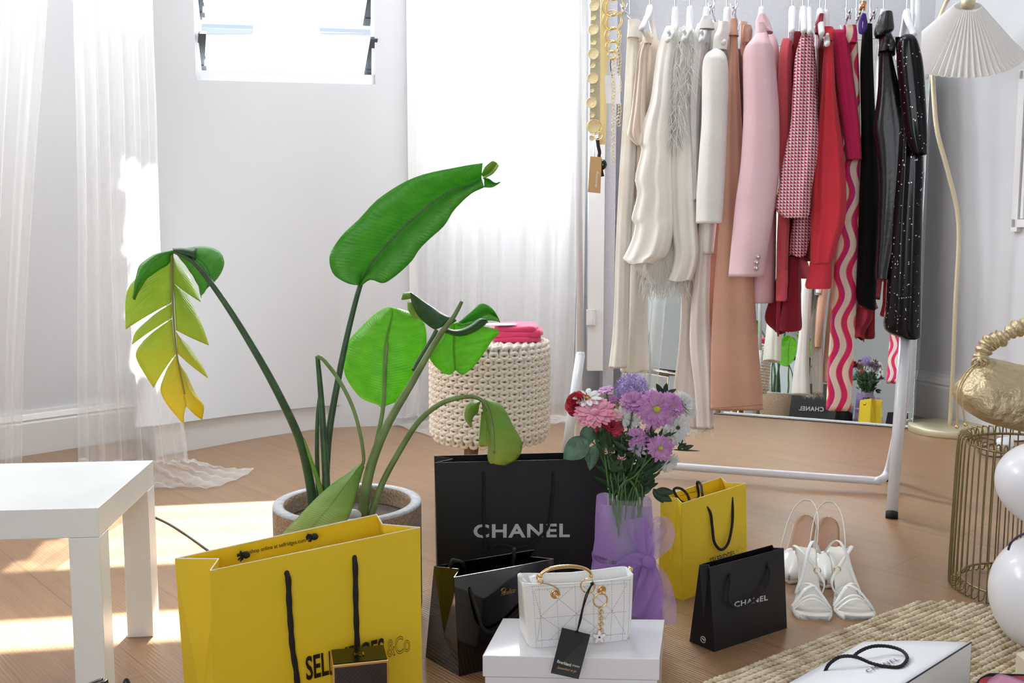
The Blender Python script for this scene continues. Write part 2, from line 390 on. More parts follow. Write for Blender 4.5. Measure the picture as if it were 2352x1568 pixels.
# pale building across the street
bw = thing('building', 'pale building across the street, seen bleached out through the louvre window', 'building', (-1.5, 9.2, 0))
M_fac = mat('sunlit_facade', (236,236,236), .9); M_fw = mat('facade_window', (160,172,196), .3); M_rf = mat('terracotta_ledge', (222,190,170), .8)
mk('wall', join(box((-2.5,9.3,1.5),(12,.3,9)), *[box((-2.5,9.13,z),(12,.05,.02)) for z in (.4,1.0,1.6,2.2,2.8,3.4)]), M_fac, bw, smooth=False)
for x in (-4.6,-2.55,-1.45):
    f = mk('window', join(box((x,9.12,3.0),(.62,.08,1.1)), box((x,9.08,2.50),(.75,.12,.05))), M_fac, bw, smooth=False)
    mk('pane', box((x,9.06,2.62),(.50,.02,.13)), M_fw, f, smooth=False)
mk('ledge', box((-2.5,9.05,1.62),(12,.2,.05)), M_rf, bw, smooth=False)
# ---------------------------------------------------------------- sheer curtains
def curtain_mat():
    m = bpy.data.materials.new('sheer_voile'); m.use_nodes = True; N = m.node_tree.nodes; K = m.node_tree.links; N.clear()
    out = N.new('ShaderNodeOutputMaterial'); d = N.new('ShaderNodeBsdfDiffuse'); t = N.new('ShaderNodeBsdfTranslucent'); tr = N.new('ShaderNodeBsdfTransparent')
    d.inputs[0].default_value = S(240,240,240); t.inputs[0].default_value = S(245,245,245)
    a = N.new('ShaderNodeMixShader'); a.inputs[0].default_value = .45; b = N.new('ShaderNodeMixShader')
    lw = N.new('ShaderNodeLayerWeight'); lw.inputs[0].default_value = .35
    f = mth(N, K, 'MULTIPLY_ADD', lw.outputs['Facing'], .45, .40)     # cloth seen edge-on is denser
    K.new(d.outputs[0], a.inputs[1]); K.new(t.outputs[0], a.inputs[2]); K.new(f, b.inputs[0]); K.new(tr.outputs[0], b.inputs[1]); K.new(a.outputs[0], b.inputs[2])
    K.new(b.outputs[0], out.inputs[0]); return m
M_voile = curtain_mat()
def curtain(name, label, rows, Y, folds, amp, puddle=None, nu=150, seed=0):
    """rows: (py, xl, xr) outline of the hanging cloth on the vertical plane y=Y; puddle: floor points (left->right) trailing forward"""
    rs = random.Random(seed); p0 = Vector((0,Y,0)); n = Vector((0,1,0))
    Lp = spline([PL(x0, y, p0, n) for y, x0, x1 in rows], 46); Rp = spline([PL(x1, y, p0, n) for y, x0, x1 in rows], 46)
    ph = [rs.uniform(0,6.28) for _ in range(5)]; fr = [folds*.35, folds, folds*1.9, folds*3.1]
    V = []; rowsN = 46
    def wav(u, v):
        return amp*(.55*math.sin(6.28*fr[0]*u+ph[0]+.8*v)+.8*math.sin(6.28*fr[1]*(u+.035*math.sin(5*u+ph[4]))+ph[1]+.3*v)+.3*math.sin(6.28*fr[2]*u+ph[2]+v)+.12*math.sin(6.28*fr[3]*u+ph[3]))
    for j in range(rowsN):
        v = j/(rowsN-1)
        for i in range(nu):
            u = i/(nu-1); p = Lp[j].lerp(Rp[j], u); p = p+Vector((.35*wav(u+.25/folds, v), -wav(u, v)*(.8+.3*v), 0)); p.z = max(p.z, .004); V.append(p)
    if puddle:
        Q = spline(puddle, nu); last = V[-nu:]
        for j in range(1, 15):
            w = j/14
            for i in range(nu):
                a = last[i]; b = Q[i]; p = a.lerp(b, w); rip = .011*math.sin(6.28*2.6*w+i*.13)*math.sin(math.pi*w)**.5 if w < 1 else 0
                zz = a.z*(1-w)**2.2+.006+abs(rip)+.012*abs(math.sin(i*.22+w*3))*(1-w*.6)
                V.append(Vector((p.x, p.y+.02*math.sin(i*.11)*w, zz)))
        rowsN += 14
    Fc = [[j*nu+i, j*nu+i+1, (j+1)*nu+i+1, (j+1)*nu+i] for j in range(rowsN-1) for i in range(nu-1)]
    return tag(mk(name, (V, Fc), M_voile), label, 'curtain', 'white sheer curtains')
curtain('sheer_curtain', 'white sheer curtain at the left edge of the photo, behind the white table', [(-420,-150,120),(0,-150,108),(400,-150,78),(800,-150,54),(1040,-150,50),(1110,-150,50)], 3.02, 5, .010, seed=3)
curtain('sheer_curtain', 'white sheer curtain left of the plant, its hem trailing over the floor', [(-420,168,348),(0,168,354),(250,174,363),(500,178,370),(620,178,376),(760,176,392),(880,176,412),(980,177,427),(1062,178,437)], 3.12, 5.5, .012,
        [G(180,1090), G(260,1108), G(354,1121), G(410,1127), G(470,1127), G(525,1112), G(565,1098), G(586,1078)], seed=5)
curtain('sheer_curtain', 'bright white sheer curtain behind the knitted stool, in front of the window', [(-220,962,1330),(0,962,1330),(300,962,1328),(600,962,1322),(800,955,1316),(960,935,1308)], 4.02, 7, .016,
        [G(880,968), G(920,985), G(990,1003), G(1060,1018), G(1120,1010), G(1200,1000), G(1270,980), G(1312,974)], seed=9)
# ================================================================ WHITE TABLE
M_lack = mat('white_laminate', (236,238,238), .28, spec=.5)
tz = .347
tB = L(225,1166,1); 
def corner(px, py, z): return G(px, py, z)
c_near = corner(225,1166,tz); c_far = corner(348,1060,tz)
dy = (c_far-c_near); dy.z = 0; sd = .35; dyn = dy.normalized(); dx = Vector((dyn.y,-dyn.x,0))*-1   # dx points to the left
t = thing('side_table', 'small white square table with thick block legs at the left edge', 'table', (c_near.x-.18, c_near.y+.17, 0))
c_far = c_near+dyn*sd; cl = c_near+dx*.37; cfl = c_far+dx*.37
def up(p, z): return Vector((p.x,p.y,z))
mk('tabletop', hexa([up(c_near,tz-.05),up(c_far,tz-.05),up(cfl,tz-.05),up(cl,tz-.05)], [up(c_near,tz),up(c_far,tz),up(cfl,tz),up(cl,tz)]), M_lack, t, smooth=False, bevel=.0012)
for base, sx_, sy_ in ((c_near,1,1),(c_far,1,-1),(cfl,-1,-1),(cl,-1,1)):
    a = base; b = a+dyn*(.05*sy_); c = b+dx*(.05*sx_); d = a+dx*(.05*sx_)
    mk('leg', hexa([up(q,0) for q in (a,b,c,d)], [up(q,tz-.0505) for q in (a,b,c,d)]), M_lack, t, smooth=False, bevel=.0012)
# ================================================================ PAPER BAGS
M_rope = mat('black_cord', (16,16,18), .7, bump=.3, scale=300)
def paper(name, col, rough=.5, coat=0, **kw): return mat(name, col, rough, coat=coat, bump=.05, scale=9, **kw)
M_yel = paper('yellow_paper', (246,212,44), .55, trans=.10)
M_blk = paper('matt_black_paper', (12,12,15), .55)
M_blkg = mat('glossy_black_paper', (6,6,8), .10, bump=.12, scale=7, coat=.5)
M_wht = paper('white_paper', (240,242,248), .5)
M_edge = mat('white_paper_edge', (235,235,230), .6)
def bag(name, label, FBL, FBR, BBL, BBR, FTL, FTR, BTL, BTR, m, gl=.35, gr=.35, thick=.0012, edge=None, bow=.0):
    """paper carrier: front and back panel, gussets folding inward to the top, folded base"""
    c = (FBL+FBR+BBL+BBR)/4; t = thing(name, label, 'bag', (c.x,c.y,min(FBL.z,BBL.z)))
    def gus(FB, BB, FT, BT, inward, g):
        MB = (FB+BB)/2; MT = (FT+BT)/2+inward*((FT-BT).length*g)
        Mq = MB.lerp(MT, .34)-inward*.0; Mq = (FB.lerp(FT,.34)+BB.lerp(BT,.34))/2+inward*.003
        Fq = FB.lerp(FT,.34); Bq = BB.lerp(BT,.34)
        return [FB,BB,Mq,Fq,Bq,MT,FT,BT], [[0,2,3],[0,1,2],[1,4,2],[3,2,5,6],[2,4,7,5]]
    inL = ((FTR-FTL)+(BTR-BTL)).normalized()
    def panel(a, b, c_, d, nrm):
        return grid(lambda u, v: a.lerp(b,u).lerp(d.lerp(c_,u), v)+nrm*(bow*math.sin(math.pi*u)*math.sin(math.pi*min(1,v*.9))), 13, 9)
    fn = (FBR-FBL).cross(FTL-FBL).normalized()
    mk('panel', panel(FBL,FBR,FTR,FTL,fn), m, t, solid=thick, smooth=False)['label'] = 'front panel'
    mk('panel', panel(BBR,BBL,BTL,BTR,-fn), m, t, solid=thick, smooth=False)['label'] = 'back panel'
    mk('gusset', gus(FBL,BBL,FTL,BTL,inL,gl), m, t, smooth=False, solid=thick)
    mk('gusset', gus(FBR,BBR,FTR,BTR,-inL,gr), m, t, smooth=False, solid=thick)
    mk('base', ([FBL,FBR,BBR,BBL],[[0,3,2,1]]), m, t, smooth=False, solid=thick)
    mk('turn_in', grid(lambda u,v: FTL.lerp(FTR,u)+(FBL.lerp(FBR,u)-FTL.lerp(FTR,u))*(.02+.14*(1-v))-fn*(.003-bow*math.sin(math.pi*u)*math.sin(math.pi*min(1,(1-.02-.14*(1-v))*.9))), 9, 4), m, t, smooth=False)
    if edge:
        e = []
        for g_, a, b, s in ((gl,FTL,BTL,1),(gr,FTR,BTR,-1)):
            MT = (a+b)/2+inL*s*((a-b).length*g_); e += [tube([a,MT],edge,4), tube([MT,b],edge,4)]
        e += [tube([FTL,FTR],edge,4), tube([BTL,BTR],edge,4)]
        mk('paper_edge', join(*e), M_edge, t, smooth=False)
    return t
def onface(p0, pu, pv, u, v): return p0+(pu-p0)*u+(pv-p0)*v
# --- big yellow bag
def vz(px, py, z): return G(px, py, z)
ztop = .325
FTL = G(483,1310,ztop); FTR = G(965,1211,ztop); 
BTL = G(402,1282,ztop); BTR = G(865,1181,ztop+.012)
def drop(p, dx=0, dy=0): return Vector((p.x+dx, p.y+dy, 0))
wv = (FTR-FTL); wv.z=0; wv.normalize(); dv = Vector((-wv.y, wv.x, 0))
FTL2, FTR2 = FTL, FTR
yb = bag('paper_carrier_bag', 'large yellow paper carrier bag with black cord handles, nearest the camera', drop(FTL,.0,.0), drop(FTR), drop(FTL)+dv*.105-wv*.004, drop(FTR)+dv*.105, FTL, FTR, BTL, BTR, M_yel, .45, .35, edge=.0009, bow=.004)
nf = (drop(FTR)-drop(FTL)).cross(Vector((0,0,1))).normalized()
fp = FTL.copy()
def onb(px, py, lift=.0): return PL(px, py, fp+nf*lift, nf)
for P in ([(656,1312),(662,1330),(664,1380),(668,1440),(672,1490),(680,1540),(688,1590),(720,1640)], [(812,1276),(816,1300),(817,1370),(819,1440),(821,1490),(820,1540),(805,1600),(760,1640)]):
    pts = [onb(x, y, .006 if i else -.001) for i, (x, y) in enumerate(P)]
    mk('cord_handle', tube(spline(pts, 40), [.0042+.0004*math.sin(i*1.3) for i in range(40)], 10), M_rope, yb)
M_ink = mat('black_print', (20,18,14), .5)
letters('lettering', 'SELFRIDGES', onb(700,1560,.001), onb(880,1513,.001), onb(697,1505,.001), M_ink, yb, bold=.022, lift=.006)
letters('lettering', '&Co', onb(886,1507,.001), onb(938,1492,.001), onb(884,1466,.001), M_ink, yb, outline=.012, lift=.006)
# inside print and knots on the back panel
nb = nf; bp = BTL.copy(); bn = (BTR-BTL).cross(Vector((0,0,1))).normalized()
def onk(px, py, lift=.003): return PL(px, py, bp+bn*lift, bn)
letters('lettering', 'shop online at selfridges.com', onk(574,1273), onk(702,1246), onk(572,1261), M_ink, yb, bold=.012, lift=.002)
rs = random.Random(1)
for x, y in ((565,1274),(722,1232)):
    c = onk(x, y, .008); ds = [ball(c, (.0065,.006,.0055), 10, 8)]
    for k in range(22):
        a = rs.uniform(0,6.28); d = Vector((math.cos(a)*.7-.4, -.4, math.sin(a)))
        ds.append(tube(spline([c-wv*.004, c-wv*.005+d*.004, c-wv*.006+d*.0065+Vector((0,0,rs.uniform(-.002,.002)))],5), .0012, 5))
    mk('cord_knot', join(*ds), M_rope, yb)
# --- small perfume carton
cz = .187
a = G(763,1525,cz); b = G(893,1512,cz); d_ = G(752,1497,cz); c_ = G(884,1492,cz)
pw = (b-a); pw.z=0; pd = Vector((-pw.y,pw.x,0)).normalized()*.055
M_gold = mat('gold_foil', (222,184,120), .18, metal=1)
M_dk = mat('dark_red_lacquer_card', (30,8,12), .12, coat=.6, var=.5, vscale=6, col2=(8,10,18))
M_grn = mat('dark_foil_top', (40,42,20), .15, metal=.6)
pc = thing('perfume_carton', 'small dark red and gold carton standing before the large yellow bag', 'box', ((a.x+b.x)/2, (a.y+b.y)/2+.03, 0))
q = [a, b, b+pd, a+pd]
mk('carton_body', hexa([up(p,0) for p in q], [up(p,cz-.002) for p in q]), M_gold, pc, smooth=False, bevel=.001)
X = (b-a).normalized(); nn = Vector((X.y,-X.x,0)).normalized(); wc = (b-a).length
def cf(u, z, l=.0009): return Vector((a.x,a.y,0))+X*u+Vector((0,0,z))+nn*l
mk('front_panel', ([cf(.003,.004),cf(wc-.003,.004),cf(wc-.003,cz-.006),cf(.003,cz-.006)],[[0,1,2,3]]), M_dk, pc, smooth=False, solid=.0006)
tp = [up(p,cz-.0012) for p in (a+X*.002-nn*.002, b-X*.002-nn*.002, b+pd-X*.002+nn*.002, a+pd+X*.002+nn*.002)]
mk('top_panel', (tp,[[0,1,2,3]]), M_grn, pc, smooth=False, solid=.0006)
mid = (a+b)/2+pd*.45; mid.z = cz
letters('lettering', 'KI', mid-X*.007-nn*-.004, mid+X*.007-nn*-.004, mid-X*.007+pd.normalized()*.010-nn*-.004, M_gold, pc, bold=.01, lift=.0006)
# --- large black bag
zt = .315
FTL = G(1000,1062,zt); FTR = G(1396,1052,zt); BTL = G(1004,1044,zt+.002); BTR = G(1392,1040,zt)
wv = (FTR-FTL); wv.z=0; wv.normalize(); dv = Vector((-wv.y,wv.x,0))
cb = bag('paper_carrier_bag', 'large matt black paper carrier bag standing behind the flowers vase, white lettering', drop(FTL)+wv*.004, drop(FTR), drop(FTL)+dv*.11+wv*.004, drop(FTR)+dv*.11, FTL, FTR, drop(FTL)*1+dv*.065+Vector((0,0,zt)), drop(FTR)+dv*.065+Vector((0,0,zt)), M_blk, .6, .6, edge=None, bow=.003)
cn = (FTR-FTL).cross(Vector((0,0,1))).normalized(); cp_ = FTL.copy()
def onc(px, py, l=.0): return PL(px, py, cp_+cn*l, cn)
M_print = mat('silver_print', (196,196,198), .5)
letters('lettering', 'CHANEL', onc(1087,1234), onc(1308,1232), onc(1087,1202), M_print, cb, bold=.028, lift=.0045, spacing=1.12)
mk('cord_handle', rope([onc(1110,1084,.004),onc(1111,1120,.006),onc(1110,1170,.009),onc(1112,1220,.012),onc(1117,1272,.010),onc(1128,1258,.012),onc(1150,1250,.013),onc(1190,1258,.014),onc(1225,1245,.013),onc(1258,1210,.011),onc(1268,1150,.008),onc(1272,1082,.004)], .0034, 3), M_rope, cb)
# mirrored side: the same lettering on the back panel
bp0 = drop(FTL)+dv*.088+Vector((0,0,.08))
letters('lettering', 'CHANEL', bp0+wv*.285+Vector((0,0,.052)), bp0+wv*.085+Vector((0,0,.052)), bp0+wv*.285+Vector((0,0,.082)), M_print, cb, bold=.028, lift=.012, spacing=1.12)
# --- glossy black bag
fbl = G(1055,1553); zt = .19
bbl = G(978,1508)
FTL = L(1043,1325,(.8-.2)/(.108+.2365*.994)); ZG = FTL.z
FTR = G(1271,1283,ZG); BTL = G(997,1300,ZG); BTR = G(1228,1262,ZG)
wv = (FTR-FTL); wv.z=0; wv.normalize(); ln = (FTR-FTL).length; dv = Vector((-wv.y,wv.x,0))
gb = bag('paper_carrier_bag', 'glossy black paper carrier bag with gold script, left of the white shoe box', fbl, fbl+wv*(ln+.01), bbl, bbl+wv*(ln+.01), FTL, FTR, BTL, BTR, M_blkg, .45, .45, bow=.003)
gn = (FTR-FTL).cross(FTL-fbl).normalized(); gn = -gn if gn.y > 0 else gn
def ong(px, py, l=.0): return PL(px, py, FTL+gn*l, gn)
letters('lettering', 'Pomellato', ong(1149,1366), ong(1181,1357), ong(1148,1355), M_gold, gb, shear=.4, bold=.004, lift=.004)
mk('lettering', tube(spline([ong(1150,1357,.004),ong(1156,1350,.004),ong(1162,1353,.004),ong(1156,1362,.004),ong(1160,1365,.004)],16), .0004, 5), M_gold, gb)
mk('cord_handle', rope([ong(1080,1352,.003),ong(1090,1385,.008),ong(1098,1410,.012),ong(1108,1440,.012),ong(1128,1452,.012),ong(1155,1440,.012),ong(1190,1410,.012),ong(1215,1370,.008),ong(1222,1335,.003)], .003, 3), M_rope, gb)
def onbk(px, py, z): return G(px, py, z)
bh = (BTL+BTR)/2
mk('cord_handle', rope([G(1066,1306,ZG-.02),G(1062,1292,ZG+.004),G(1046,1287,ZG+.010),G(1036,1292,ZG+.006),BTL.lerp(BTR,.12)+Vector((0,.012,-.05)),BTL.lerp(BTR,.45)+Vector((0,.016,-.09)),BTL.lerp(BTR,.74)+Vector((0,.012,-.05)),G(1180,1264,ZG+.006),G(1182,1272,ZG),G(1178,1292,ZG-.02)], .003, 3), M_rope, gb)
# --- small yellow bag
ZS = .219
FTL = G(1566.5,1155,ZS); FTR = G(1713,1109.5,ZS); BTL = G(1518,1141,ZS); BTR = G(1656,1096,ZS+.004)
fbl = G(1568.5,1378.7); wv = (FTR-FTL); wv.z=0; ln=wv.length; wv.normalize(); bbl = G(1512,1357)
sy = bag('paper_carrier_bag', 'small yellow paper carrier bag with black cord handles, beside the purple-wrapped vase', fbl, fbl+wv*(ln+.004), bbl, bbl+wv*(ln+.004), FTL, FTR, BTL, BTR, M_yel, .35, .45, edge=.0006, bow=.004)
sn = (FTR-FTL).cross(FTL-fbl).normalized(); sn = -sn if sn.y > 0 else sn
def ons(px, py, l=.0): return PL(px, py, FTL+sn*l, sn)
mk('cord_handle', tube(spline([ons(1622,1163,.0),ons(1632,1178,.006),ons(1636,1210,.010),ons(1641,1245,.012),ons(1656,1262,.012),ons(1672,1248,.012),ons(1681,1210,.010),ons(1683,1175,.006),ons(1681,1141,.0)],50), .0032, 9), M_rope, sy)
letters('lettering', 'SELFRIDGES', ons(1628,1294,.004), ons(1684,1275,.004), ons(1625,1281,.004), M_ink, sy, bold=.012, lift=.006)
letters('lettering', '&Co', ons(1685,1274,.004), ons(1703,1267,.004), ons(1684,1258,.004), M_ink, sy, outline=.008, lift=.006)
mk('cord_handle', tube(spline([G(1586,1160,ZS-.02),G(1580,1138,ZS),G(1568,1124,ZS+.012),G(1554,1120,ZS+.016),G(1548,1128,ZS+.008),BTL.lerp(BTR,.3)+Vector((.01,.012,-.03)),BTL.lerp(BTR,.55)+Vector((.01,.014,-.03)),G(1601,1108,ZS+.012),G(1609,1112,ZS+.010),G(1612,1128,ZS),G(1614,1140,ZS-.01)],60), .0030, 9), M_rope, sy)
sbn = (BTR-BTL).cross(Vector((0,0,1))).normalized()
def onsb(px, py, l=.002): return PL(px, py, BTL+sbn*l, sbn)
letters('lettering', 'shop online at selfridges.com', onsb(1562,1140), onsb(1604,1128), onsb(1561,1137), M_ink, sy, bold=.012)
# --- small black bag
fbl = G(1641,1496.6); fbr = G(1807,1441.5); bbl = G(1584,1472.8)
ZB = .166
FTL = G(1628.7,1302.7,ZB); FTR = G(1799.8,1258,ZB); BTL = G(1607,1296,ZB); BTR = G(1774,1251,ZB)
sb = bag('paper_carrier_bag', 'small matt black paper carrier bag standing in front of the white heels', fbl, fbr, bbl, fbr+(bbl-fbl), FTL, FTR, BTL, BTR, M_blk, .55, .5, bow=.002)
bn2 = (FTR-FTL).cross(FTL-fbl).normalized(); bn2 = -bn2 if bn2.y > 0 else bn2
def onq(px, py, l=.0): return PL(px, py, FTL+bn2*l, bn2)
letters('lettering', 'CHANEL', onq(1684,1394), onq(1761,1377), onq(1684,1381), M_print, sb, bold=.024, lift=.003, spacing=1.1)
mk('cord_handle', rope([onq(1677,1317,.002),onq(1676,1340,.008),onq(1673,1370,.010),onq(1679,1388,.012),onq(1700,1396,.013),onq(1730,1380,.013),onq(1758,1350,.011),onq(1768,1320,.008),onq(1763,1293,.002)], .0026, 3), M_rope, sb)
gL = (fbl+bbl)/2; gx = (fbl-bbl).normalized(); gz = Vector((0,0,1)); gnn = gx.cross(gz); gnn = gnn if gnn.x < 0 else -gnn
rp = PL(1618,1467, gL-wv*0+gnn*.002, gnn)
mk('recycling_mark', join(tube([rp+gnn*.004+gx*(math.cos(a)*.006)+gz*(math.sin(a)*.006) for a in [i*.25 for i in range(13)]], .0009, 5), tube([rp+gnn*.004+gx*(math.cos(a)*.006)+gz*(math.sin(a)*.006) for a in [3.3+i*.25 for i in range(11)]], .0009, 5), tube([rp+gnn*.004+gx*(-.003)+gz*.002, rp+gnn*.004+gz*-.001+gx*.004], .0014, 5)), M_print, sb)
# --- white carton and handbag
zb = .12
q0 = G(1108,1505,zb); q1 = G(1515,1513,zb); q2 = G(1527,1422,zb); q3 = G(1155,1419,zb)
ctr = (q0+q1+q2+q3)/4; wb = thing('shoe_box', 'glossy white cardboard shoe box under the white handbag', 'box', (ctr.x,ctr.y,0))
M_box = mat('glossy_white_card', (236,236,242), .16, bump=.1, scale=5, coat=.3)
def shr(p, k, z): r = ctr+(p-ctr)*k; return Vector((r.x,r.y,z))
mk('lid', hexa([up(q,zb-.036) for q in (q0,q1,q2,q3)], [q0,q1,q2,q3]), M_box, wb, smooth=False, bevel=.0015)
mk('carton_body', hexa([shr(q,.975,0) for q in (q0,q1,q2,q3)], [shr(q,.975,zb-.037) for q in (q0,q1,q2,q3)]), M_box, wb, smooth=False, bevel=.001)
fb0 = G(1212,1490,zb); fb1 = G(1453,1470,zb)
X = (fb1-fb0).normalized(); Y = Vector((-X.y,X.x,0)); hw = (fb1-fb0).length
M_lea = mat('white_crinkled_patent', (240,240,240), .22, bump=.35, scale=45, coat=.4, detail=6)
M_st = mat('gold_metal', (236,204,150), .12, metal=1); M_thr = mat('grey_thread', (176,172,168), .7)
hb = thing('handbag', 'white quilted mini handbag with gold ring handle, standing on the shoe box', 'handbag', tuple((fb0+fb1)/2+Y*.04))
tl = L(1196,1342,(H-(zb+.108))/(.108+.994*(1342-784)/F)); 
hh = tl.z-zb
def hbp(u, v, s):   # u along width 0..1 (-s front, +s back), v height 0..1
    k = 1+.065*v; w = hw*k; d = .075*(1-.30*v)
    x = (u-.5)*w; ed = .0
    return (fb0+fb1)/2+X*x+Y*(.0375+s*d/2)+Vector((0,0,hh*v))
# body with rounded corners and open top
prof = []
def ringpt(a, v, k=1.0, pinch=0):
    ca, sa = math.cos(a), math.sin(a); sx = math.copysign(abs(ca)**.22, ca); sy2 = math.copysign(abs(sa)**.28, sa)
    w = hw*(1+.07*v)/2*(1-.03*(v<.06)); d = .0375*(1-.25*v)*k
    sag = .006*math.cos(math.pi*sx*.5)*(v**3)
    return (fb0+fb1)/2+Y*.0375+X*(sx*w)+Y*(sy2*d)+Vector((0,0,hh*v-(sag if v > .9 else 0)))
nA = 96; vs = [0,.02,.06]+[.06+.94*i/14 for i in range(1,15)]
V = [ringpt(2*math.pi*i/nA, v, k=1+(.10*math.sin(math.pi*v))) for v in vs for i in range(nA)]
V += [ringpt(2*math.pi*i/nA, 1, k=.86) for i in range(nA)]+[ringpt(2*math.pi*i/nA, .8, k=.86) for i in range(nA)]
m_ = len(vs)+2
Fq = [[j*nA+i, j*nA+(i+1)%nA, (j+1)*nA+(i+1)%nA, (j+1)*nA+i] for j in range(m_-1) for i in range(nA)]+[list(range(nA))[::-1], [(m_-1)*nA+i for i in range(nA)]]
mk('body', (V,Fq), M_lea, hb)
# quilt stitching on the front face
def fr(u, v, l=.0016):
    w = hw*(1+.07*v)/2; d = .0375*(1-.25*v)*(1+.10*math.sin(math.pi*v)); return (fb0+fb1)/2+Y*.0375+X*((u-.5)*2*w)-Y*(d+l-.0012)+Vector((0,0,hh*v))
ds = []
def stitch(u0, v0, u1, v1):
    n = max(4, int(math.hypot((u1-u0)*hw, (v1-v0)*hh)/.0036))
    for i in range(n):
        a_, b2 = i/n, (i+.55)/n; ds.append(tube([fr(u0+(u1-u0)*a_, v0+(v1-v0)*a_), fr(u0+(u1-u0)*b2, v0+(v1-v0)*b2)], .00042, 4))
for u in (.08,.135,.29,.455,.62,.785,.90,.95): stitch(u,.03,u,.97)
for v in (.12,.47,.90): stitch(.1,v,.93,v)
for u in (.135,.46,.79): 
    for s in (1,-1):
        stitch(u,.50,min(.93,u+.30) ,.50+s*.40); stitch(u,.5,max(.09,u-.26),.5+s*.40)
stitch(.03,.95,.97,.95)
mk('stitching', join(*ds), M_thr, hb)
# gold ring handles (one over each long side)
def hbpx(px, py, s=-1, l=.004): return PL(px, py, (fb0+fb1)/2+Y*(.0375+s*.030-l), -Y)
arc = [hbpx(1240,1322),hbpx(1247,1314),hbpx(1262,1306),hbpx(1290,1301),hbpx(1315,1300),hbpx(1340,1304),hbpx(1354,1312),hbpx(1358,1322)]
pa_ = spline(arc, 40)
mk('handle', join(tube(pa_, [.0021+.0012*math.sin(math.pi*i/39) for i in range(40)], 12), ball(pa_[0],.0035), ball(pa_[-1],.0035)), M_st, hb)
pb_ = [p+Y*.045+X*.012+Vector((0,0,-.016)) for p in pa_]
mk('handle', join(tube(pb_, [.0021+.0012*math.sin(math.pi*i/39) for i in range(40)], 12), ball(pb_[0],.0035), ball(pb_[-1],.0035)), M_st, hb)
for (x, y) in ((1275,1364),(1382,1355)):
    c = hbpx(x,y,l=.002); mk('eyelet', join(torus(c,.0066,.0016,Y,28,8), torus(c+Y*-.001,.0036,.0012,Y,20,8), ball(c+Y*.001,(.004,.001,.004),12,6)), M_st, hb)
mk('handle_ring', tube(spline([pa_[0],hbpx(1238,1336,l=.006),hbpx(1262,1342,l=.008),hbpx(1281,1352,l=.009),hbpx(1286,1366,l=.006)],20), .0012, 8), M_st, hb)
mk('handle_ring', torus(hbpx(1350,1345,l=.007), .0118, .0012, Y*.9+X*.3, 32, 8), M_st, hb)
mk('handle_ring', torus(pa_[0]+Vector((0,0,-.006)), .0075, .0012, X*.8+Y*.4, 32, 8), M_st, hb)
mk('strap_chain', join(*[torus(hbpx(1405+k*8,1325-k*4,1,l=.0), .0042, .0009, (X+Y*(1 if k%2 else -.6)), 20, 6, sy=.6) for k in range(6)], ball(hbpx(1448,1308,1),.005)), M_st, hb)
mk('strap_tab', join(tube([hbpx(1225,1322,0),hbpx(1228,1336,0)],.008,12), ball(hbpx(1195,1322,0),.005), tube([hbpx(1199,1328,0),hbpx(1210,1336,0)],.002,8)), M_lea, hb)
# charm chain
ch = thing('bag_charm', 'gold ring chain with white heart and flower charms hanging on the handbag', 'charm', tuple(hbpx(1378,1485,l=.012)))
mk('ring', torus(hbpx(1379,1378,l=.009), .0118, .0013, Y, 32, 8), M_st, ch)
lk = [torus(hbpx(1379+(k%2)*1.5,1398+k*7,l=.010), .0036, .0008, (Y if k%2 else X+Y*.4), 16, 6, sy=1.2) for k in range(10)]
mk('chain', join(*lk), M_st, ch)
M_en = mat('white_enamel', (244,242,238), .15, coat=.5)
def charm_shape(c, f, n=60, t=.0018, k=1.0): return [[c+X*(f(i/n)[0]*k)+Vector((0,0,f(i/n)[1]*k))-Y*(t*s) for i in range(n)] for s in (0,1)]
def solidshape(c, f, t, k): 
    a_, b2 = charm_shape(c, f, 60, t, k); n = 60
    return a_+b2, [list(range(n))[::-1], list(range(n,2*n))]+[[i,(i+1)%n,n+(i+1)%n,n+i] for i in range(n)]
heart = lambda t: (.00034*16*math.sin(6.283*t)**3, .00034*(13*math.cos(6.283*t)-5*math.cos(12.566*t)-2*math.cos(18.85*t)-math.cos(25.13*t)))
flower_f = lambda t: ((.0075+.0028*math.cos(5*6.283*t))*math.sin(6.283*t), (.0075+.0028*math.cos(5*6.283*t))*math.cos(6.283*t))
h1 = hbpx(1390,1425,l=.009); h2 = hbpx(1376,1462,l=.012); h3 = hbpx(1380,1482,l=.009)
mk('heart', solidshape(h1, heart, .0016, 1), M_en, ch, smooth=False); mk('heart', solidshape(h3, heart, .0016, 1.05), M_en, ch, smooth=False)
fl_ = mk('flower', solidshape(h2, flower_f, .0018, 1.12), M_en, ch, smooth=False)
mk('flower_rim', tube([h2+X*(flower_f(i/60)[0]*1.14)+Vector((0,0,flower_f(i/60)[1]*1.14))-Y*.001 for i in range(60)], .0007, 6, closed=True), M_st, fl_)
mk('flower_eye', ball(h2-Y*.0022, (.0018,.0008,.0018), 12, 6), M_ink, fl_)
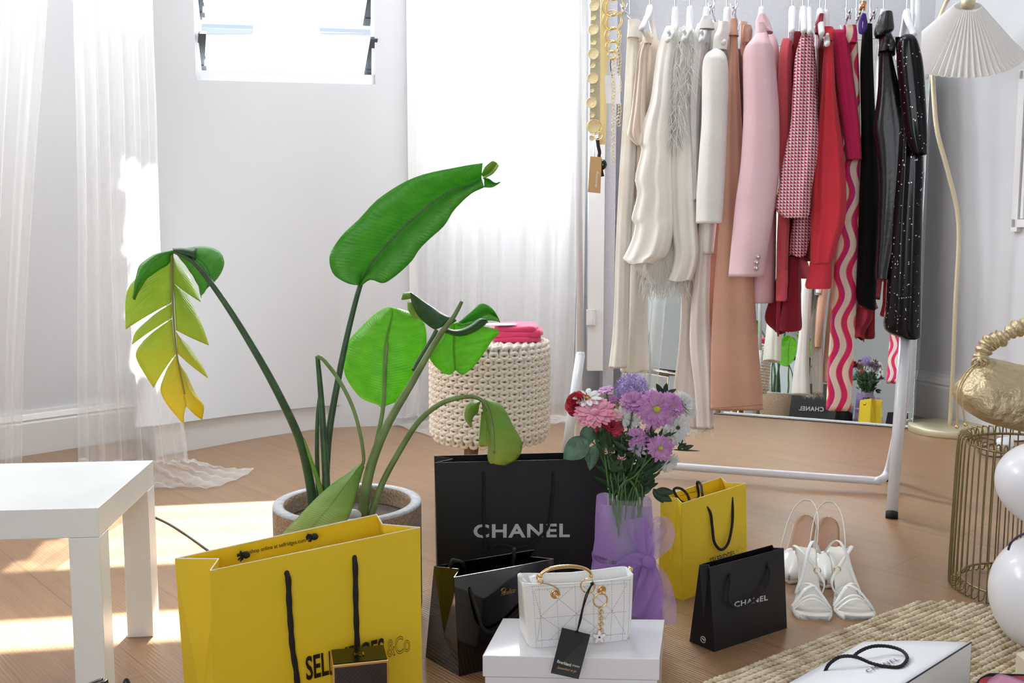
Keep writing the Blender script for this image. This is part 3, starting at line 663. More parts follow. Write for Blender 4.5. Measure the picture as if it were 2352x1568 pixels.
# swing tag
tg = thing('swing_tag', 'black cardboard swing tag with gold lettering hanging from the white handbag', 'tag', tuple(hbpx(1310,1556,l=.02)))
def tgp(px, py, l=.016): return PL(px, py, (fb0+fb1)/2+Y*(.0375-.040-l), -Y)
A_, B_, C_, D_ = tgp(1265,1545,.068), tgp(1329,1559,.094), tgp(1356,1457,.036), tgp(1291,1441,.024)
M_tag = mat('black_card', (30,31,35), .75)
mk('card', ([A_,B_,C_,D_],[[0,1,2,3]]), M_tag, tg, smooth=False, solid=.0008)
def tq(u, v): return A_.lerp(B_,u).lerp(D_.lerp(C_,u), v)
M_cream = mat('cream_print', (226,220,200), .5)
letters('lettering', 'RiverIsland', tq(.13,.235), tq(.62,.22), tq(.13,.30), M_cream, tg, bold=.008)
letters('lettering', '| STUDIOS', tq(.66,.225), tq(.93,.22), tq(.66,.27), M_cream, tg)
letters('lettering', 'Somewhere to go', tq(.18,.10), tq(.86,.10), tq(.18,.17), M_gold, tg, shear=.5)
mk('cord', join(tube(spline([tgp(1326,1449,.030),tgp(1331,1425,.022),tgp(1338,1395,.016),tgp(1346,1365,.014),tgp(1358,1343,.010)],20), .0012, 6), tube(spline([tgp(1326,1449,.030),tgp(1334,1425,.022),tgp(1340,1395,.016),tgp(1350,1365,.014),tgp(1360,1341,.010)],20), .0010, 6), ball(tgp(1360,1340,.010),.003), torus(tgp(1325,1451,.032),.0022,.001,Y)), M_rope, tg)
# --- white bag lying on the rug
A_ = G(1983,1474,.022); B_ = G(2231,1476,.085); CL = G(1813,1568,.022)-Vector((0,0,0)); CR = G(2085,1568,.085)
dl = (CL-A_).normalized(); dr = (CR-B_); dr.z=0; LNn = .33
u_ = (B_-A_); u_.z=0
wbg = thing('paper_carrier_bag', 'white paper carrier bag with navy edges lying flat on the jute rug', 'bag', (CL.x+.05,CL.y-.05,.01))
LL = A_+Vector((dl.x,dl.y,0)).normalized()*LNn; RR = B_+dr.normalized()*LNn
fl0 = lambda p: Vector((p.x,p.y,.0125))
mk('panel', grid(lambda u,v: A_.lerp(LL,v).lerp(B_.lerp(RR,v),u)+Vector((0,0,.003*math.sin(math.pi*u))), 10, 10), M_wht, wbg, solid=.001)['label'] = 'front panel'
M_gus = mat('grey_white_paper', (205,204,202), .6)
mk('gusset', ([B_,RR,fl0(RR),fl0(B_)],[[0,1,2,3]]), M_wht, wbg, smooth=False, solid=.001)
mk('gusset', ([A_,LL,fl0(LL),fl0(A_)],[[0,1,2,3]]), M_wht, wbg, smooth=False, solid=.001)
mk('base', ([A_,B_,fl0(B_),fl0(A_)],[[0,1,2,3]]), M_wht, wbg, smooth=False, solid=.001)
M_navy = mat('navy_edging', (34,34,70), .5)
mk('edging', join(tube([B_+Vector((0,0,.001)),RR+Vector((0,0,.001))],.0013,6), tube([A_,LL],.0006,5), tube([A_,B_],.0006,5), tube([B_,fl0(B_)],.0007,5)), M_navy, wbg)
wnn = (B_-A_).cross(LL-A_).normalized(); wnn = wnn if wnn.z > 0 else -wnn
def onw(px, py, l=0): return PL(px, py, A_+wnn*l, wnn)
letters('lettering', 'CHANEL', onw(1995,1549,.002), onw(2068,1520,.002), onw(1987,1543,.002), M_navy, wbg, bold=.0, lift=.0035, spacing=1.25)
mk('cord_handle', rope([onw(1895,1542,.0),onw(1905,1524,.012),onw(1930,1508,.022),onw(1965,1508,.020),onw(2000,1522,.010),onw(2035,1530,.006),onw(2068,1530,.006),onw(2084,1512,.008),onw(2072,1494,.012),onw(2040,1484,.018),onw(2005,1484,.022),onw(1975,1495,.018),onw(1957,1510,.0)], .0031, 3), M_rope, wbg)
# ================================================================ RUG
M_jute = mat('jute_braid', (230,216,190), .95, var=.3, vscale=34, col2=(186,166,136), bump=.6, scale=300)
r1 = G(1600,1580); r2 = G(2075,1398); r3 = G(2165,1384); r4 = G(2240,1398); r5 = G(2352,1462)
ax = (r2-r1); ax.z=0; ax.normalize(); ay = Vector((ax.y,-ax.x,0))   # ay points towards the inside (right/near)
nrow = 52; pitch = .0152; cornerx = (G(2185,1382)-r1).dot(ax)+.02
rug = thing('jute_rug', 'chunky braided natural jute rug at the lower right corner', 'rug', tuple(r1+ax*.5+ay*.3))
ds = []
for k in range(nrow):
    off = .012+k*pitch; Rr = max(.02, .16-off) if off < .16 else 0
    # rounded far corner: row ends earlier near the border
    end = cornerx-(.16-math.sqrt(max(0,.16**2-(.16-off)**2)) if off < .16 else 0)
    end += .10*0
    for s in range(2):
        P = []; n = 420
        x0 = -.22; 
        for i in range(n):
            x = x0+(end-x0)*i/(n-1); a2 = x/.0135*math.pi
            P.append(Vector((r1.x,r1.y,0))+ax*x+ay*(off+.0030*math.sin(a2+s*math.pi+k*1.3))+Vector((0,0,.0068+.0026*math.cos(a2+s*math.pi+k*1.3)+.0008*math.sin(x*37+k*2))))
        ds.append(tube(P, [.0046+.0008*math.sin(i*2.1+k*3) for i in range(n)], 5))
d1 = join(*ds)
mk('braid', d1, M_jute, rug)
mk('backing', prism([tuple((r1+ax*-.22+ay*.01)[:2]), tuple((r1+ax*-.22+ay*.8)[:2]), tuple((r1+ax*(cornerx-.01)+ay*.8)[:2]), tuple((r1+ax*(cornerx-.01)+ay*.16)[:2]), tuple((r1+ax*(cornerx-.13)+ay*.015)[:2])], .0005, .006), M_jute, rug, smooth=False)
# ================================================================ KNITTED STOOL
sc = G(1125,1000,.215); d0 = 2.93; sc = L(1125,985,d0); sc.z = .205; R0 = pxw(132,d0)
so = thing('knitted_stool', 'round stool with a chunky cream knitted cover and wooden legs', 'stool', (sc.x,sc.y,0))
M_knit = mat('cream_cotton_cord', (244,236,222), .95, bump=.25, scale=260, sheen=.2)
zt = L(1125,795,d0-R0*.0).z
# top at px y~778
ztop_s = H-(d0)*(.108+(781-784)/F); zbot = .200
mk('cushion', lathe([(R0*.5,zbot+.005),(R0*.86,zbot+.004),(R0*.95,zbot+.03),(R0*.965,(zbot+ztop_s)/2),(R0*.95,ztop_s-.02),(R0*.88,ztop_s-.004),(.01,ztop_s+.004)], (sc.x,sc.y,0), 64), mat('cream_lining', (200,190,174), .9), so)
ds = []; rows_ = 15; nst = 36
for k in range(rows_):
    zc = zbot+.012+(ztop_s-zbot-.018)*(k+.5)/rows_; hh_ = (ztop_s-zbot)/rows_
    P = []; n = nst*14
    for i in range(n):
        tt = i/14*2*math.pi; sgn = 1 if k % 2 else -1
        a = (i/14+.20*math.sin(2*tt))/nst*2*math.pi+(math.pi/nst if k%2 else 0); zz = zc+hh_*.88*math.cos(tt)
        ev = max(0, (zz-(ztop_s-.03))/.03); eb = max(0, (zbot+.03-zz)/.03)
        rr = R0*(1-.05*ev**2-.10*eb**2)+.0045*math.cos(2*tt)
        P.append(Vector((sc.x+rr*math.cos(a), sc.y+rr*math.sin(a), min(zz,ztop_s))))
    ds.append(tube(P, .0056, 6, closed=True))
for k in range(9):   # top rounds
    rr0 = R0*(.95-.1*k); m2 = max(6, int(nst*(.95-.1*k)))
    P = []
    for i in range(m2*10):
        tt = i/10*2*math.pi; a = i/10/m2*2*math.pi; rr = rr0+R0*.06*math.cos(tt)
        P.append(Vector((sc.x+rr*math.cos(a), sc.y+rr*math.sin(a), ztop_s+.001+.003*math.cos(2*tt)-.008*max(0,(rr0/R0-.8)*4))))
    ds.append(tube(P, .0050, 6, closed=True))
mk('knit_cover', join(*ds), M_knit, so)
M_ash = mat('light_wood', (190,152,112), .45, var=.25, vscale=10, stretch=(6,6,1))
for a in (math.radians(x) for x in (-118,-62,62,118)):
    p = Vector((sc.x+math.cos(a)*R0*.62, sc.y+math.sin(a)*R0*.62, zbot+.01)); q = Vector((sc.x+math.cos(a)*R0*.85, sc.y+math.sin(a)*R0*.85, 0))
    mk('leg', tube([p, q], [.021,.013], 16), M_ash, so)
# folded pink fabric and card on the stool
cl = thing('folded_cloth', 'bright pink folded knit lying on the knitted stool', 'clothing', (sc.x+.03,sc.y,ztop_s+.004))
M_pink = mat('bright_pink_knit', (242,70,122), .85, bump=.25, scale=160, sheen=.3)
p0_ = L(1190,770,d0)
fx0 = pxw(1122-1176,d0); fx1 = pxw(1243-1176,d0)
for k, (a0, a1, zl, zh) in enumerate(((fx0+.01,fx1-.004,0,.016),(fx0,fx1+.002,.014,.033),(fx0+.02,fx1-.012,.030,.044))):
    n = 40
    P = [Vector(((a0+a1)/2+math.copysign(abs(math.cos(6.283*i/n))**.45,math.cos(6.283*i/n))*(a1-a0)/2*(1+.02*math.sin(i*1.3)), sc.y-.005+math.copysign(abs(math.sin(6.283*i/n))**.45,math.sin(6.283*i/n))*.085*(1+.03*math.sin(i*.9+k)), 0)) for i in range(n)]
    lay = []; zs_ = [(0,.94),(.15,1),(.5,1.02),(.85,1),(1,.93)]
    cc = Vector(((a0+a1)/2, sc.y-.005, 0)); V = []
    for f_, s_ in zs_:
        for i, p in enumerate(P): V.append(cc+(p-cc)*s_+Vector((0,0,ztop_s+.006+zl+(zh-zl)*f_+.0022*math.sin(i*.7+k*2)*(f_ > .4))))
    mk('fold', (V, [[j*n+i,j*n+(i+1)%n,(j+1)*n+(i+1)%n,(j+1)*n+i] for j in range(4) for i in range(n)]+[list(range(n))[::-1],[4*n+i for i in range(n)]]), M_pink, cl)
cd = L(1150,752,d0-.06)
n = 40; cdz = ztop_s+.054
V = [Vector((pxw(1150-1176,d0)+.048*math.cos(6.283*i/n), sc.y-.06+.034*math.sin(6.283*i/n), cdz+s*.002-.006*math.cos(6.283*i/n)*0)) for s in (0,1) for i in range(n)]
tag(mk('oval_card', (V,[list(range(n))[::-1],[n+i for i in range(n)]]+[[i,(i+1)%n,n+(i+1)%n,n+i] for i in range(n)]), M_wht, smooth=False), 'white oval card lying on the folded pink knit', 'card')
# ================================================================ PLANTER AND PLANT
dP = 2.06
rim = L(798.5,1152,dP); RP = pxw(168.5,dP); zr = rim.z
M_conc = mat('brown_speckled_stone', (176,152,128), .85, var=.3, vscale=220, col2=(132,110,90), bump=.4, scale=200)
M_rim = mat('pale_grey_rim', (196,196,200), .7, var=.12, vscale=90)
M_soil = mat('dry_brown_soil', (96,80,66), .95, var=.3, vscale=30, bump=.8, scale=40)
pt = thing('potted_plant', 'tall banana-leaf plant with torn leaves in a round brown stone planter', 'plant', (rim.x,rim.y,0))
pc0 = (rim.x,rim.y,0)
mk('planter', lathe([(RP*.93,0),(RP*.985,.01),(RP,.03),(RP,zr-.004),(RP*.995,zr),(RP*.86,zr),(RP*.85,zr-.01),(RP*.84,zr-.09),(.001,zr-.09)], pc0, 96), M_conc, pt)
mk('planter_rim', lathe([(RP*1.001,zr-.003),(RP*.995,zr+.0012),(RP*.862,zr+.0012),(RP*.857,zr-.003)], pc0, 96, caps=False), M_rim, pt)
mk('soil', lathe([(RP*.845,zr-.036),(RP*.7,zr-.032),(RP*.4,zr-.030),(.001,zr-.034)], pc0, 64), M_soil, pt)
def leaf_mat(name, c1, c2, tip=None, trans=.38, rough=.38):
    def f(N, K, tc):
        sp = N.new('ShaderNodeSeparateXYZ'); K.new(tc.outputs['UV'], sp.inputs[0]); u, v = sp.outputs[0], sp.outputs[1]
        w = mth(N, K, 'ABSOLUTE', mth(N, K, 'SUBTRACT', u, .5))
        ph = mth(N, K, 'SUBTRACT', mth(N, K, 'MULTIPLY', v, 46.0), mth(N, K, 'MULTIPLY', w, 12.0))
        s = mth(N, K, 'MULTIPLY_ADD', mth(N, K, 'SINE', mth(N, K, 'MULTIPLY', ph, 6.28)), .5, .5)
        nz = noise(N, K, tc.outputs['UV'], 5, 4, (1.2, 3, 1)); nz2 = noise(N, K, tc.outputs['UV'], 30, 3, (.3, 5, 1))
        c = mixc(N, K, mth(N, K, 'MULTIPLY_ADD', mth(N, K, 'SUBTRACT', nz, .5), 1.3, .45), c1, c2)
        c = mixc(N, K, mth(N, K, 'MULTIPLY', s, .16), c, c2)
        c = mixc(N, K, mth(N, K, 'MULTIPLY', nz2, .25), c, c1)
        mr = N.new('ShaderNodeMapRange'); K.new(w, mr.inputs[0]); mr.inputs[1].default_value = 0; mr.inputs[2].default_value = .035; mr.inputs[3].default_value = .8; mr.inputs[4].default_value = 0
        c = mixc(N, K, mr.outputs[0], c, tuple(min(255,int(x*.62)) for x in c1))
        if tip:
            t = N.new('ShaderNodeMapRange'); K.new(mth(N, K, 'ADD', v, mth(N, K, 'MULTIPLY', mth(N,K,'SUBTRACT',nz,.5), .6)), t.inputs[0]); t.inputs[1].default_value = .35; t.inputs[2].default_value = 1.0
            c = mixc(N, K, t.outputs[0], c, tip)
        bu = N.new('ShaderNodeBump'); bu.inputs['Strength'].default_value = .25; bu.inputs['Distance'].default_value = .002; K.new(s, bu.inputs['Height']); K.new(bu.outputs[0], N['Principled BSDF'].inputs['Normal'])
        return c
    return tex_mat(name, f, rough=rough, trans=trans)
M_lf = leaf_mat('green_leaf', (112,194,72), (72,156,60), trans=.45)
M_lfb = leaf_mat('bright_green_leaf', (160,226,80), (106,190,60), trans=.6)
M_lfd = leaf_mat('dark_leaf', (52,100,52), (36,74,50), trans=.1)
M_lfy = leaf_mat('yellowing_leaf', (204,222,84), (150,196,60), tip=(236,216,60), trans=.45)
M_lfo = leaf_mat('olive_leaf', (150,190,84), (112,168,56), tip=(180,186,90), trans=.4)
M_stem = mat('green_leaf_stalk', (62,98,56), .45, var=.3, vscale=30, col2=(44,74,50))
M_stemp = mat('pale_green_stalk', (122,146,84), .45, var=.3, vscale=20, col2=(96,118,62))
def rail(P, d):
    return [L(x, y, dd) for (x, y), dd in zip(P, d if isinstance(d,(list,tuple)) else [d]*len(P))]
def leaf(name, rows, d, m, parent, arch=.02, nv=36, nu=13, label=None, rip=.002, fold=0):
    """rows of (left, midrib, right) pixel points; d = depth of (left, mid, right); the blade arches between the three"""
    dl, dm, dr = d if not callable(d) else (0,0,0)
    A = spline([L(*r[0], dl if not isinstance(dl,list) else dl[i]) for i, r in enumerate(rows)], nv)
    B = spline([L(*r[1], dm if not isinstance(dm,list) else dm[i]) for i, r in enumerate(rows)], nv)
    C = spline([L(*r[2], dr if not isinstance(dr,list) else dr[i]) for i, r in enumerate(rows)], nv)
    V = []; rs = random.Random(len(rows)*7+nv)
    for j in range(nv):
        for i in range(nu):
            u = 2*i/(nu-1)
            p = A[j].lerp(B[j], u) if u <= 1 else B[j].lerp(C[j], u-1)
            w = (u if u <= 1 else 2-u); b = math.sin(math.pi*w)
            out = FW*(-arch*b) + FW*(rip*math.sin(j*1.1+i*.2)*(1-w))
            V.append(p+out)
    o = mk(name, (V, [[j*nu+i,j*nu+i+1,(j+1)*nu+i+1,(j+1)*nu+i] for j in range(nv-1) for i in range(nu-1)]), m, parent, uv=guv(nu,nv), solid=.0012)
    if label: o['label'] = label
    return o
def halfblade(name, mid, edge, dm, de, m, parent, nv=18, nu=8, arch=.008, side=0, v0=0, v1=1):
    A = spline(rail(mid, dm), nv); B = spline(rail(edge, de), nv); V = []; UV = []
    for j in range(nv):
        for i in range(nu):
            u = i/(nu-1); V.append(A[j].lerp(B[j], u)-FW*(arch*math.sin(math.pi*u))); UV.append((.5+(u*.48+.02)*(1 if side else -1), v0+(v1-v0)*j/(nv-1)))
    return mk(name, (V, [[j*nu+i,j*nu+i+1,(j+1)*nu+i+1,(j+1)*nu+i] for j in range(nv-1) for i in range(nu-1)]), m, parent, uv=UV, solid=.001)
def stem(name, P, d, r0, r1, m, parent, n=40):
    Q = spline(rail(P, d), n); return mk(name, tube(Q, [pxw(r0+(r1-r0)*i/(n-1), 2.0) for i in range(n)], 12), m, parent)
# leaf A : big upper leaf
la = leaf('leaf', [((824,655),(827,656),(831,655)),((797,650),(838,630),(852,642)),((766,630),(855,603),(880,650)),((757,600),(880,573),(905,636)),((763,572),(905,546),(945,600)),((790,536),(935,516),(965,570)),((825,502),(965,490),(990,546)),((870,456),(1000,461),(1020,518)),((925,420),(1030,442),(1042,484)),((985,397),(1058,430),(1062,462)),((1060,382),(1085,422),(1088,441)),((1109,374),(1106,409),(1112,430))], (2.02,2.06,2.04), M_lf, pt, arch=.014, label='large upper leaf')
mk('leaf_tip', leaf('x', [((1104,410),(1108,412),(1112,430)),((1118,405),(1122,414),(1128,431)),((1135,420),(1138,420),(1140,424)),((1149,418),(1149,418),(1149,419))], (2.05,2.06,2.05), M_lf, pt, nv=10) and ([],[]), M_lf, la) if 0 else None
leaf('leaf_tip', [((1108,408),(1112,412),(1112,430)),((1122,410),(1124,416),(1128,431)),((1136,420),(1138,421),(1140,425)),((1148,418),(1149,418),(1149,419))], (2.05,2.06,2.05), M_lf, la, nv=10, arch=.002)
leaf('leaf_tip', [((1106,400),(1108,405),(1112,410)),((1113,385),(1120,398),(1128,402)),((1126,372),(1133,383),(1140,390)),((1132,370),(1142,374),(1146,380))], (2.06,2.07,2.05), M_lfo, la, nv=12, arch=.004)
stem('leaf_stalk', [(1058,430),(1000,461),(935,516),(880,573),(845,622),(827,656),(800,760),(777,870),(755,1000),(747,1130),(746,1190)], [2.075]*5+[2.065,2.06,2.06,2.06,2.06,2.06], 2, 10, M_stem, la, 60)
# leaf B : round bright leaf
lb = leaf('leaf', [((872,930),(880,938),(888,930)),((828,912),(881,900),(922,916)),((796,868),(883,860),(952,884)),((788,825),(885,820),(972,838)),((800,785),(888,785),(979,792)),((835,745),(893,757),(977,752)),((868,716),(899,732),(962,726)),((895,703),(903,708),(922,710))], (2.13,2.10,2.13), M_lfb, pt, arch=.012, label='bright backlit round leaf')
stem('leaf_stalk', [(890,785),(885,850),(880,935),(866,1010),(850,1090),(838,1190)], [2.085,2.085,2.09,2.08,2.06,2.06], 3, 8, M_stemp, lb)
# leaf C/D : drooping leaf on the thick pale rod
lc = leaf('leaf', [((1035,740),(1043,742),(1052,741)),((1004,782),(1042,770),(1143,757)),((986,815),(1042,800),(1128,785)),((998,838),(1044,828),(1106,818)),((1020,857),(1045,845),(1084,846)),((1036,859),(1046,850),(1062,861))], (2.1,2.09,2.08), M_lfb, pt, arch=.010, label='drooping leaf before the knitted stool')
leaf('leaf_fold', [((1048,744),(1056,744),(1060,747)),((1082,716),(1090,730),(1096,742)),((1106,697),(1115,715),(1122,736)),((1132,710),(1138,724),(1142,738)),((1148,738),(1149,740),(1150,742))], (2.08,2.09,2.07), M_lf, lc, nv=20, arch=.006)
leaf('leaf_fold', [((1020,752),(1020,758),(1022,764)),((1048,758),(1052,765),(1056,772)),((1078,748),(1084,756),(1090,762)),((1100,732),(1108,738),(1118,742)),((1116,733),(1118,736),(1120,738))], (2.03,2.02,2.04), M_lfd, lc, nv=20, arch=.008)
leaf('leaf_fold', [((942,672),(944,672),(946,673)),((947,698),(964,688),(985,699)),((962,726),(986,708),(1022,723)),((984,747),(1006,734),(1048,736)),((1000,757),(1012,752),(1022,748))], (2.05,2.03,2.05), M_lfd, lc, nv=24, arch=.006)['label'] = 'dark grey green underside'
leaf('leaf_fold', [((922,688),(924,680),(926,672)),((934,687),(936,680),(940,671)),((944,685),(946,679),(948,673))], (2.06,2.05,2.06), M_lfo, lc, nv=8, arch=.003)
leaf('leaf_fold', [((936,694),(942,694),(948,695)),((938,712),(950,714),(962,722)),((950,730),(962,732),(975,738))], (2.08,2.07,2.08), M_lfo, lc, nv=10, arch=.003)
stem('leaf_stalk', [(1061,692),(1040,730),(1003,780),(945,880),(885,985),(848,1085),(832,1190)], 2.0, 4, 13, M_stemp, lc)
stem('leaf_stalk', [(1003,757),(985,790),(960,830),(950,850)], [2.03,2.03,2.03,2.02], 5, 5, M_stem, lc, 16)
# leaf F : torn yellowing leaf on the left
le = halfblade('leaf', [(396,583),(395,640),(393,695)], [(350,612),(294,664),(289,756)], 1.98, 2.02, M_lfy, pt, v0=0, v1=.4); le['label'] = 'torn yellowing hanging leaf at the far left'
halfblade('leaf_segment', [(394,697),(395,712),(395,730)], [(340,735),(312,762),(303,791)], 1.98, 2.01, M_lfy, le, v0=.3, v1=.45)
halfblade('leaf_segment', [(395,732),(399,775),(404,812)], [(330,782),(313,820),(353,891)], 1.98, 2.02, M_lfy, le, v0=.4, v1=.65)
halfblade('leaf_segment', [(405,815),(412,855),(420,890),(428,932)], [(378,862),(369,895),(385,930),(423,975)], 1.98, 1.99, M_lfy, le, v0=.7, v1=1.1)
halfblade('leaf_segment', [(405,815),(412,855),(420,890),(428,932)], [(428,858),(450,905),(468,932),(464,964)], 1.98, 2.0, M_lfy, le, side=1, v0=.7, v1=1.1)
halfblade('leaf_segment', [(398,588),(397,620),(396,648)], [(410,600),(436,636),(461,693)], 1.98, 2.02, M_lfy, le, side=1, v0=.05, v1=.3)
halfblade('leaf_segment', [(398,650),(401,705),(404,758)], [(428,672),(462,742),(480,793)], 1.98, 2.02, M_lfy, le, side=1, v0=.25, v1=.5)
halfblade('leaf_segment', [(404,760),(406,785),(408,812)], [(432,792),(462,835),(478,868)], 1.98, 2.01, M_lfy, le, side=1, v0=.5, v1=.7)
leaf('leaf_fold', [((400,574),(400,577),(399,581)),((352,586),(362,592),(386,606)),((320,612),(338,620),(352,628)),((310,650),(318,650),(330,650)),((307,684),(308,686),(310,689))], (1.97,1.96,1.98), M_lf, le, nv=22, arch=.006)
leaf('leaf_fold', [((402,580),(404,577),(408,573)),((424,606),(450,592),(470,566)),((442,632),(474,612),(508,582)),((456,658),(482,640),(512,618)),((462,684),(468,674),(486,654))], (1.98,1.96,1.99), M_lf, le, nv=26, arch=.008)
leaf('leaf_fold', [((396,570),(399,574),(402,578)),((416,570),(420,578),(426,586)),((438,571),(442,582),(446,594)),((455,570),(450,585),(448,598))], (1.96,1.95,1.955), M_lfd, le, nv=12, arch=.003)
stem('leaf_stalk', [(395,578),(395,640),(398,720),(406,812),(424,905)], 1.972, 3.4, 1.5, mat('yellow_brown_midrib',(140,132,60),.5), le)
stem('leaf_stalk', [(398,577),(430,592),(462,620),(520,700),(582,800),(640,905),(688,1010),(712,1110),(722,1190)], [1.955]*4+[1.97,1.99,2.02,2.05,2.06], 4, 12, M_stem, le, 50)
stem('leaf_stalk', [(697,1005),(712,1050),(735,1120),(742,1170)], [2.02,2.02,2.03,2.04], 2, 8, M_lfo, le, 14)
# leaf G : snapped stalk with folded leaf over the rim
lg = leaf('leaf', [((832,1060),(834,1064),(837,1070)),((800,1086),(812,1090),(826,1106)),((762,1112),(786,1124),(819,1132)),((722,1148),(756,1165),(810,1166)),((686,1186),(722,1204),(798,1196)),((655,1218),(700,1236),(792,1222)),((640,1236),(700,1256),(785,1250))], ([2.0,1.96,1.92,1.88,1.84,1.82,1.81],[2.0,1.95,1.90,1.86,1.82,1.80,1.79],[2.0,1.96,1.92,1.88,1.85,1.83,1.82]), M_lfo, pt, arch=.006, label='folded pale green leaf hanging over the planter rim')
stem('leaf_stalk', [(729,817),(733,860),(738,920),(743,1000),(748,1080),(752,1180)], 2.04, 5, 10, M_stem, lg)
stem('leaf_stalk', [(730,818),(745,828),(778,872),(808,930),(826,990),(835,1045),(834,1066)], [2.035,2.03,2.02,2.01,2.0,2.0,2.0], 5, 4, M_stemp, lg)
stem('leaf_stalk', [(736,900),(730,950),(728,1040),(732,1160)], 2.09, 4, 6, M_stem, lg, 20)
# leaf H : arching small leaf in front of the stool
lh = leaf('leaf', [((1106,917),(1112,916),(1118,917)),((1110,948),(1124,938),(1152,930)),((1116,985),(1131,972),(1177,975)),((1122,1018),(1133,1008),(1199,1017)),((1120,1048),(1134,1044),(1190,1050)),((1124,1062),(1132,1064),(1160,1068))], (1.99,1.97,2.0), M_lfo, pt, arch=.010, label='small drooping leaf on the arching stalk')
leaf('leaf_fold', [((1110,918),(1104,922),(1100,930)),((1085,922),(1084,934),(1098,946)),((1070,938),(1076,946),(1088,956)),((1068,962),(1074,968),(1084,966)),((1082,981),(1082,981),(1084,980))], (2.0,1.98,2.0), M_lfo, lh, nv=16, arch=.004)
leaf('leaf_fold', [((1106,945),(1118,945),(1126,945)),((1103,985),(1118,980),(1130,978)),((1100,1018),(1116,1010),(1133,1010)),((1106,1026),(1118,1024),(1132,1022))], (1.99,1.98,1.975), M_lfo, lh, nv=14, arch=.004)
stem('leaf_stalk', [(1134,1040),(1130,975),(1118,935),(1098,914),(1060,912),(1010,928),(960,970),(915,1040),(878,1110),(850,1190)], [1.97,1.97,1.97,1.97,1.975,1.98,1.99,2.0,2.0,2.0], 3, 8, M_stemp, lh, 60)
stone = L(812,1183,1.96)
tag(mk('white_pebble', ball(stone,(.016,.012,.012),12,8), mat('white_stone',(210,212,216),.6,bump=.5,scale=60)), 'white pebble on the soil in the planter', 'stone')
# ================================================================ VASE WITH PURPLE WRAP
dV = 1.95
vc = G(1438,1480); vc = Vector((vc.x, vc.y-.0, 0)); 
vz0 = .0
vt = thing('glass_vase', 'glass vase wrapped in lilac organza with a bow', 'vase', tuple(vc))
M_vg = mat('clear_vase_glass', (225,235,235), .05, alpha=.07)
zt_ = L(1438,1142,dV-.0).z
def vzz(py): return L(1438, py, (vc.y)/math.cos(TH)*1.0-.03).z
zn = vzz(1150)
mk('glass', lathe([(.001,.004),(.042,.004),(.045,.02),(.043,.12),(.040,.2),(.043,zn-.012),(.046,zn-.004),(.042,zn-.006),(.037,.2),(.040,.1),(.040,.03),(.001,.02)], tuple(vc), 48), M_vg, vt)
mk('water', lathe([(.001,.021),(.038,.024),(.039,.1),(.036,.17),(.001,.17)], tuple(vc), 40), mat('murky_water', (120,130,112), .1, alpha=.25), vt)
def org_mat(name, col, al):
    return mat(name, col, .6, trans=.4, alpha=al, bump=.3, scale=200, stretch=(1,1,3))
M_org = org_mat('lilac_organza', (196,160,222), .62); M_org2 = org_mat('lilac_organza_dense', (182,142,214), .80); M_org3 = org_mat('lilac_organza_single', (198,170,222), .42)
def P2(px, py, off=0): return L(px, py, dV+off)
def wrapring(py_l, py_r, pl, pr, rz, m, nm, folds=7, amp=.003, n=90, dd=0, top_tilt=0):
    """open sleeve of cloth around the vase between two pixel heights"""
    def fn(u, v):
        a = 2*math.pi*u; xl = pl[0]+(pl[1]-pl[0])*v; xr = pr[0]+(pr[1]-pr[0])*v; y0 = py_l+(py_r-py_l)*v
        c = P2((xl+xr)/2, y0, dd); r = pxw((xr-xl)/2, dV)+amp*math.sin(folds*a+v*3)*(.4+.6*v)
        p = c+Vector((math.cos(a)*r, math.sin(a)*r, 0)); p.z += top_tilt*math.cos(a)*(1-v)+.003*math.sin(3*a)*(1-v); return p
    return mk(nm, grid(fn, n, 22, wrap=True), m, vt)
wrapring(1147,1266,(1371,1362),(1497,1500), .05, M_org, 'wrap', amp=.0025, top_tilt=-.003)
wrapring(1196,1264,(1373,1366),(1490,1494), .05, M_org2, 'wrap', amp=.002, dd=.0)
wrapring(1268,1300,(1366,1372),(1496,1490), .05, M_org3, 'wrap', amp=.002)
wrapring(1286,1440,(1361,1345),(1502,1520), .05, M_org, 'wrap', amp=.006, folds=6)
wrapring(1275,1302,(1360,1358),(1500,1505), .052, M_org2, 'wrap', amp=.003, folds=5)
# crossing pleat, knot, bow loops and tails
def ribbon(P, w, d, m, nm='bow_loop', parent=None, twist=0, amp=.003, nv=40, nu=9):
    Q = spline([L(x, y, dd) for (x, y), dd in zip(P, d)], nv); wd = w if isinstance(w, list) else [w]*len(P)
    ws = spline([Vector((x,0,0)) for x in wd], nv); V = []
    for j in range(nv):
        t = (Q[min(nv-1,j+1)]-Q[max(0,j-1)]).normalized(); s = t.cross(FW).normalized(); s = (s*math.cos(twist*j/nv)+FW*math.sin(twist*j/nv)*.6)
        for i in range(nu):
            u = i/(nu-1)*2-1; V.append(Q[j]+s*(pxw(ws[j].x, dV)*u)+FW*(amp*math.sin(u*6+j*.2)))
    return mk(nm, (V, [[j*nu+i,j*nu+i+1,(j+1)*nu+i+1,(j+1)*nu+i] for j in range(nv-1) for i in range(nu-1)]), m, parent or vt)
f_ = dV-.062
ribbon([(1462,1190),(1470,1225),(1482,1255),(1492,1285)], [22,22,18,10], [f_,f_-.004,f_-.008,f_-.012], M_org2, amp=.004)
ribbon([(1492,1288),(1506,1262),(1524,1236),(1530,1210),(1520,1196),(1508,1205),(1502,1240),(1494,1288)], [7,22,26,18,12,16,20,8], [f_-.012,f_-.01,f_-.005,f_+.0,f_+.02,f_+.03,f_+.01,f_-.01], M_org3, amp=.005)
ribbon([(1490,1290),(1462,1286),(1438,1292),(1420,1300)], [9,16,14,7], [f_-.014,f_-.014,f_-.01,f_-.004], M_org2)
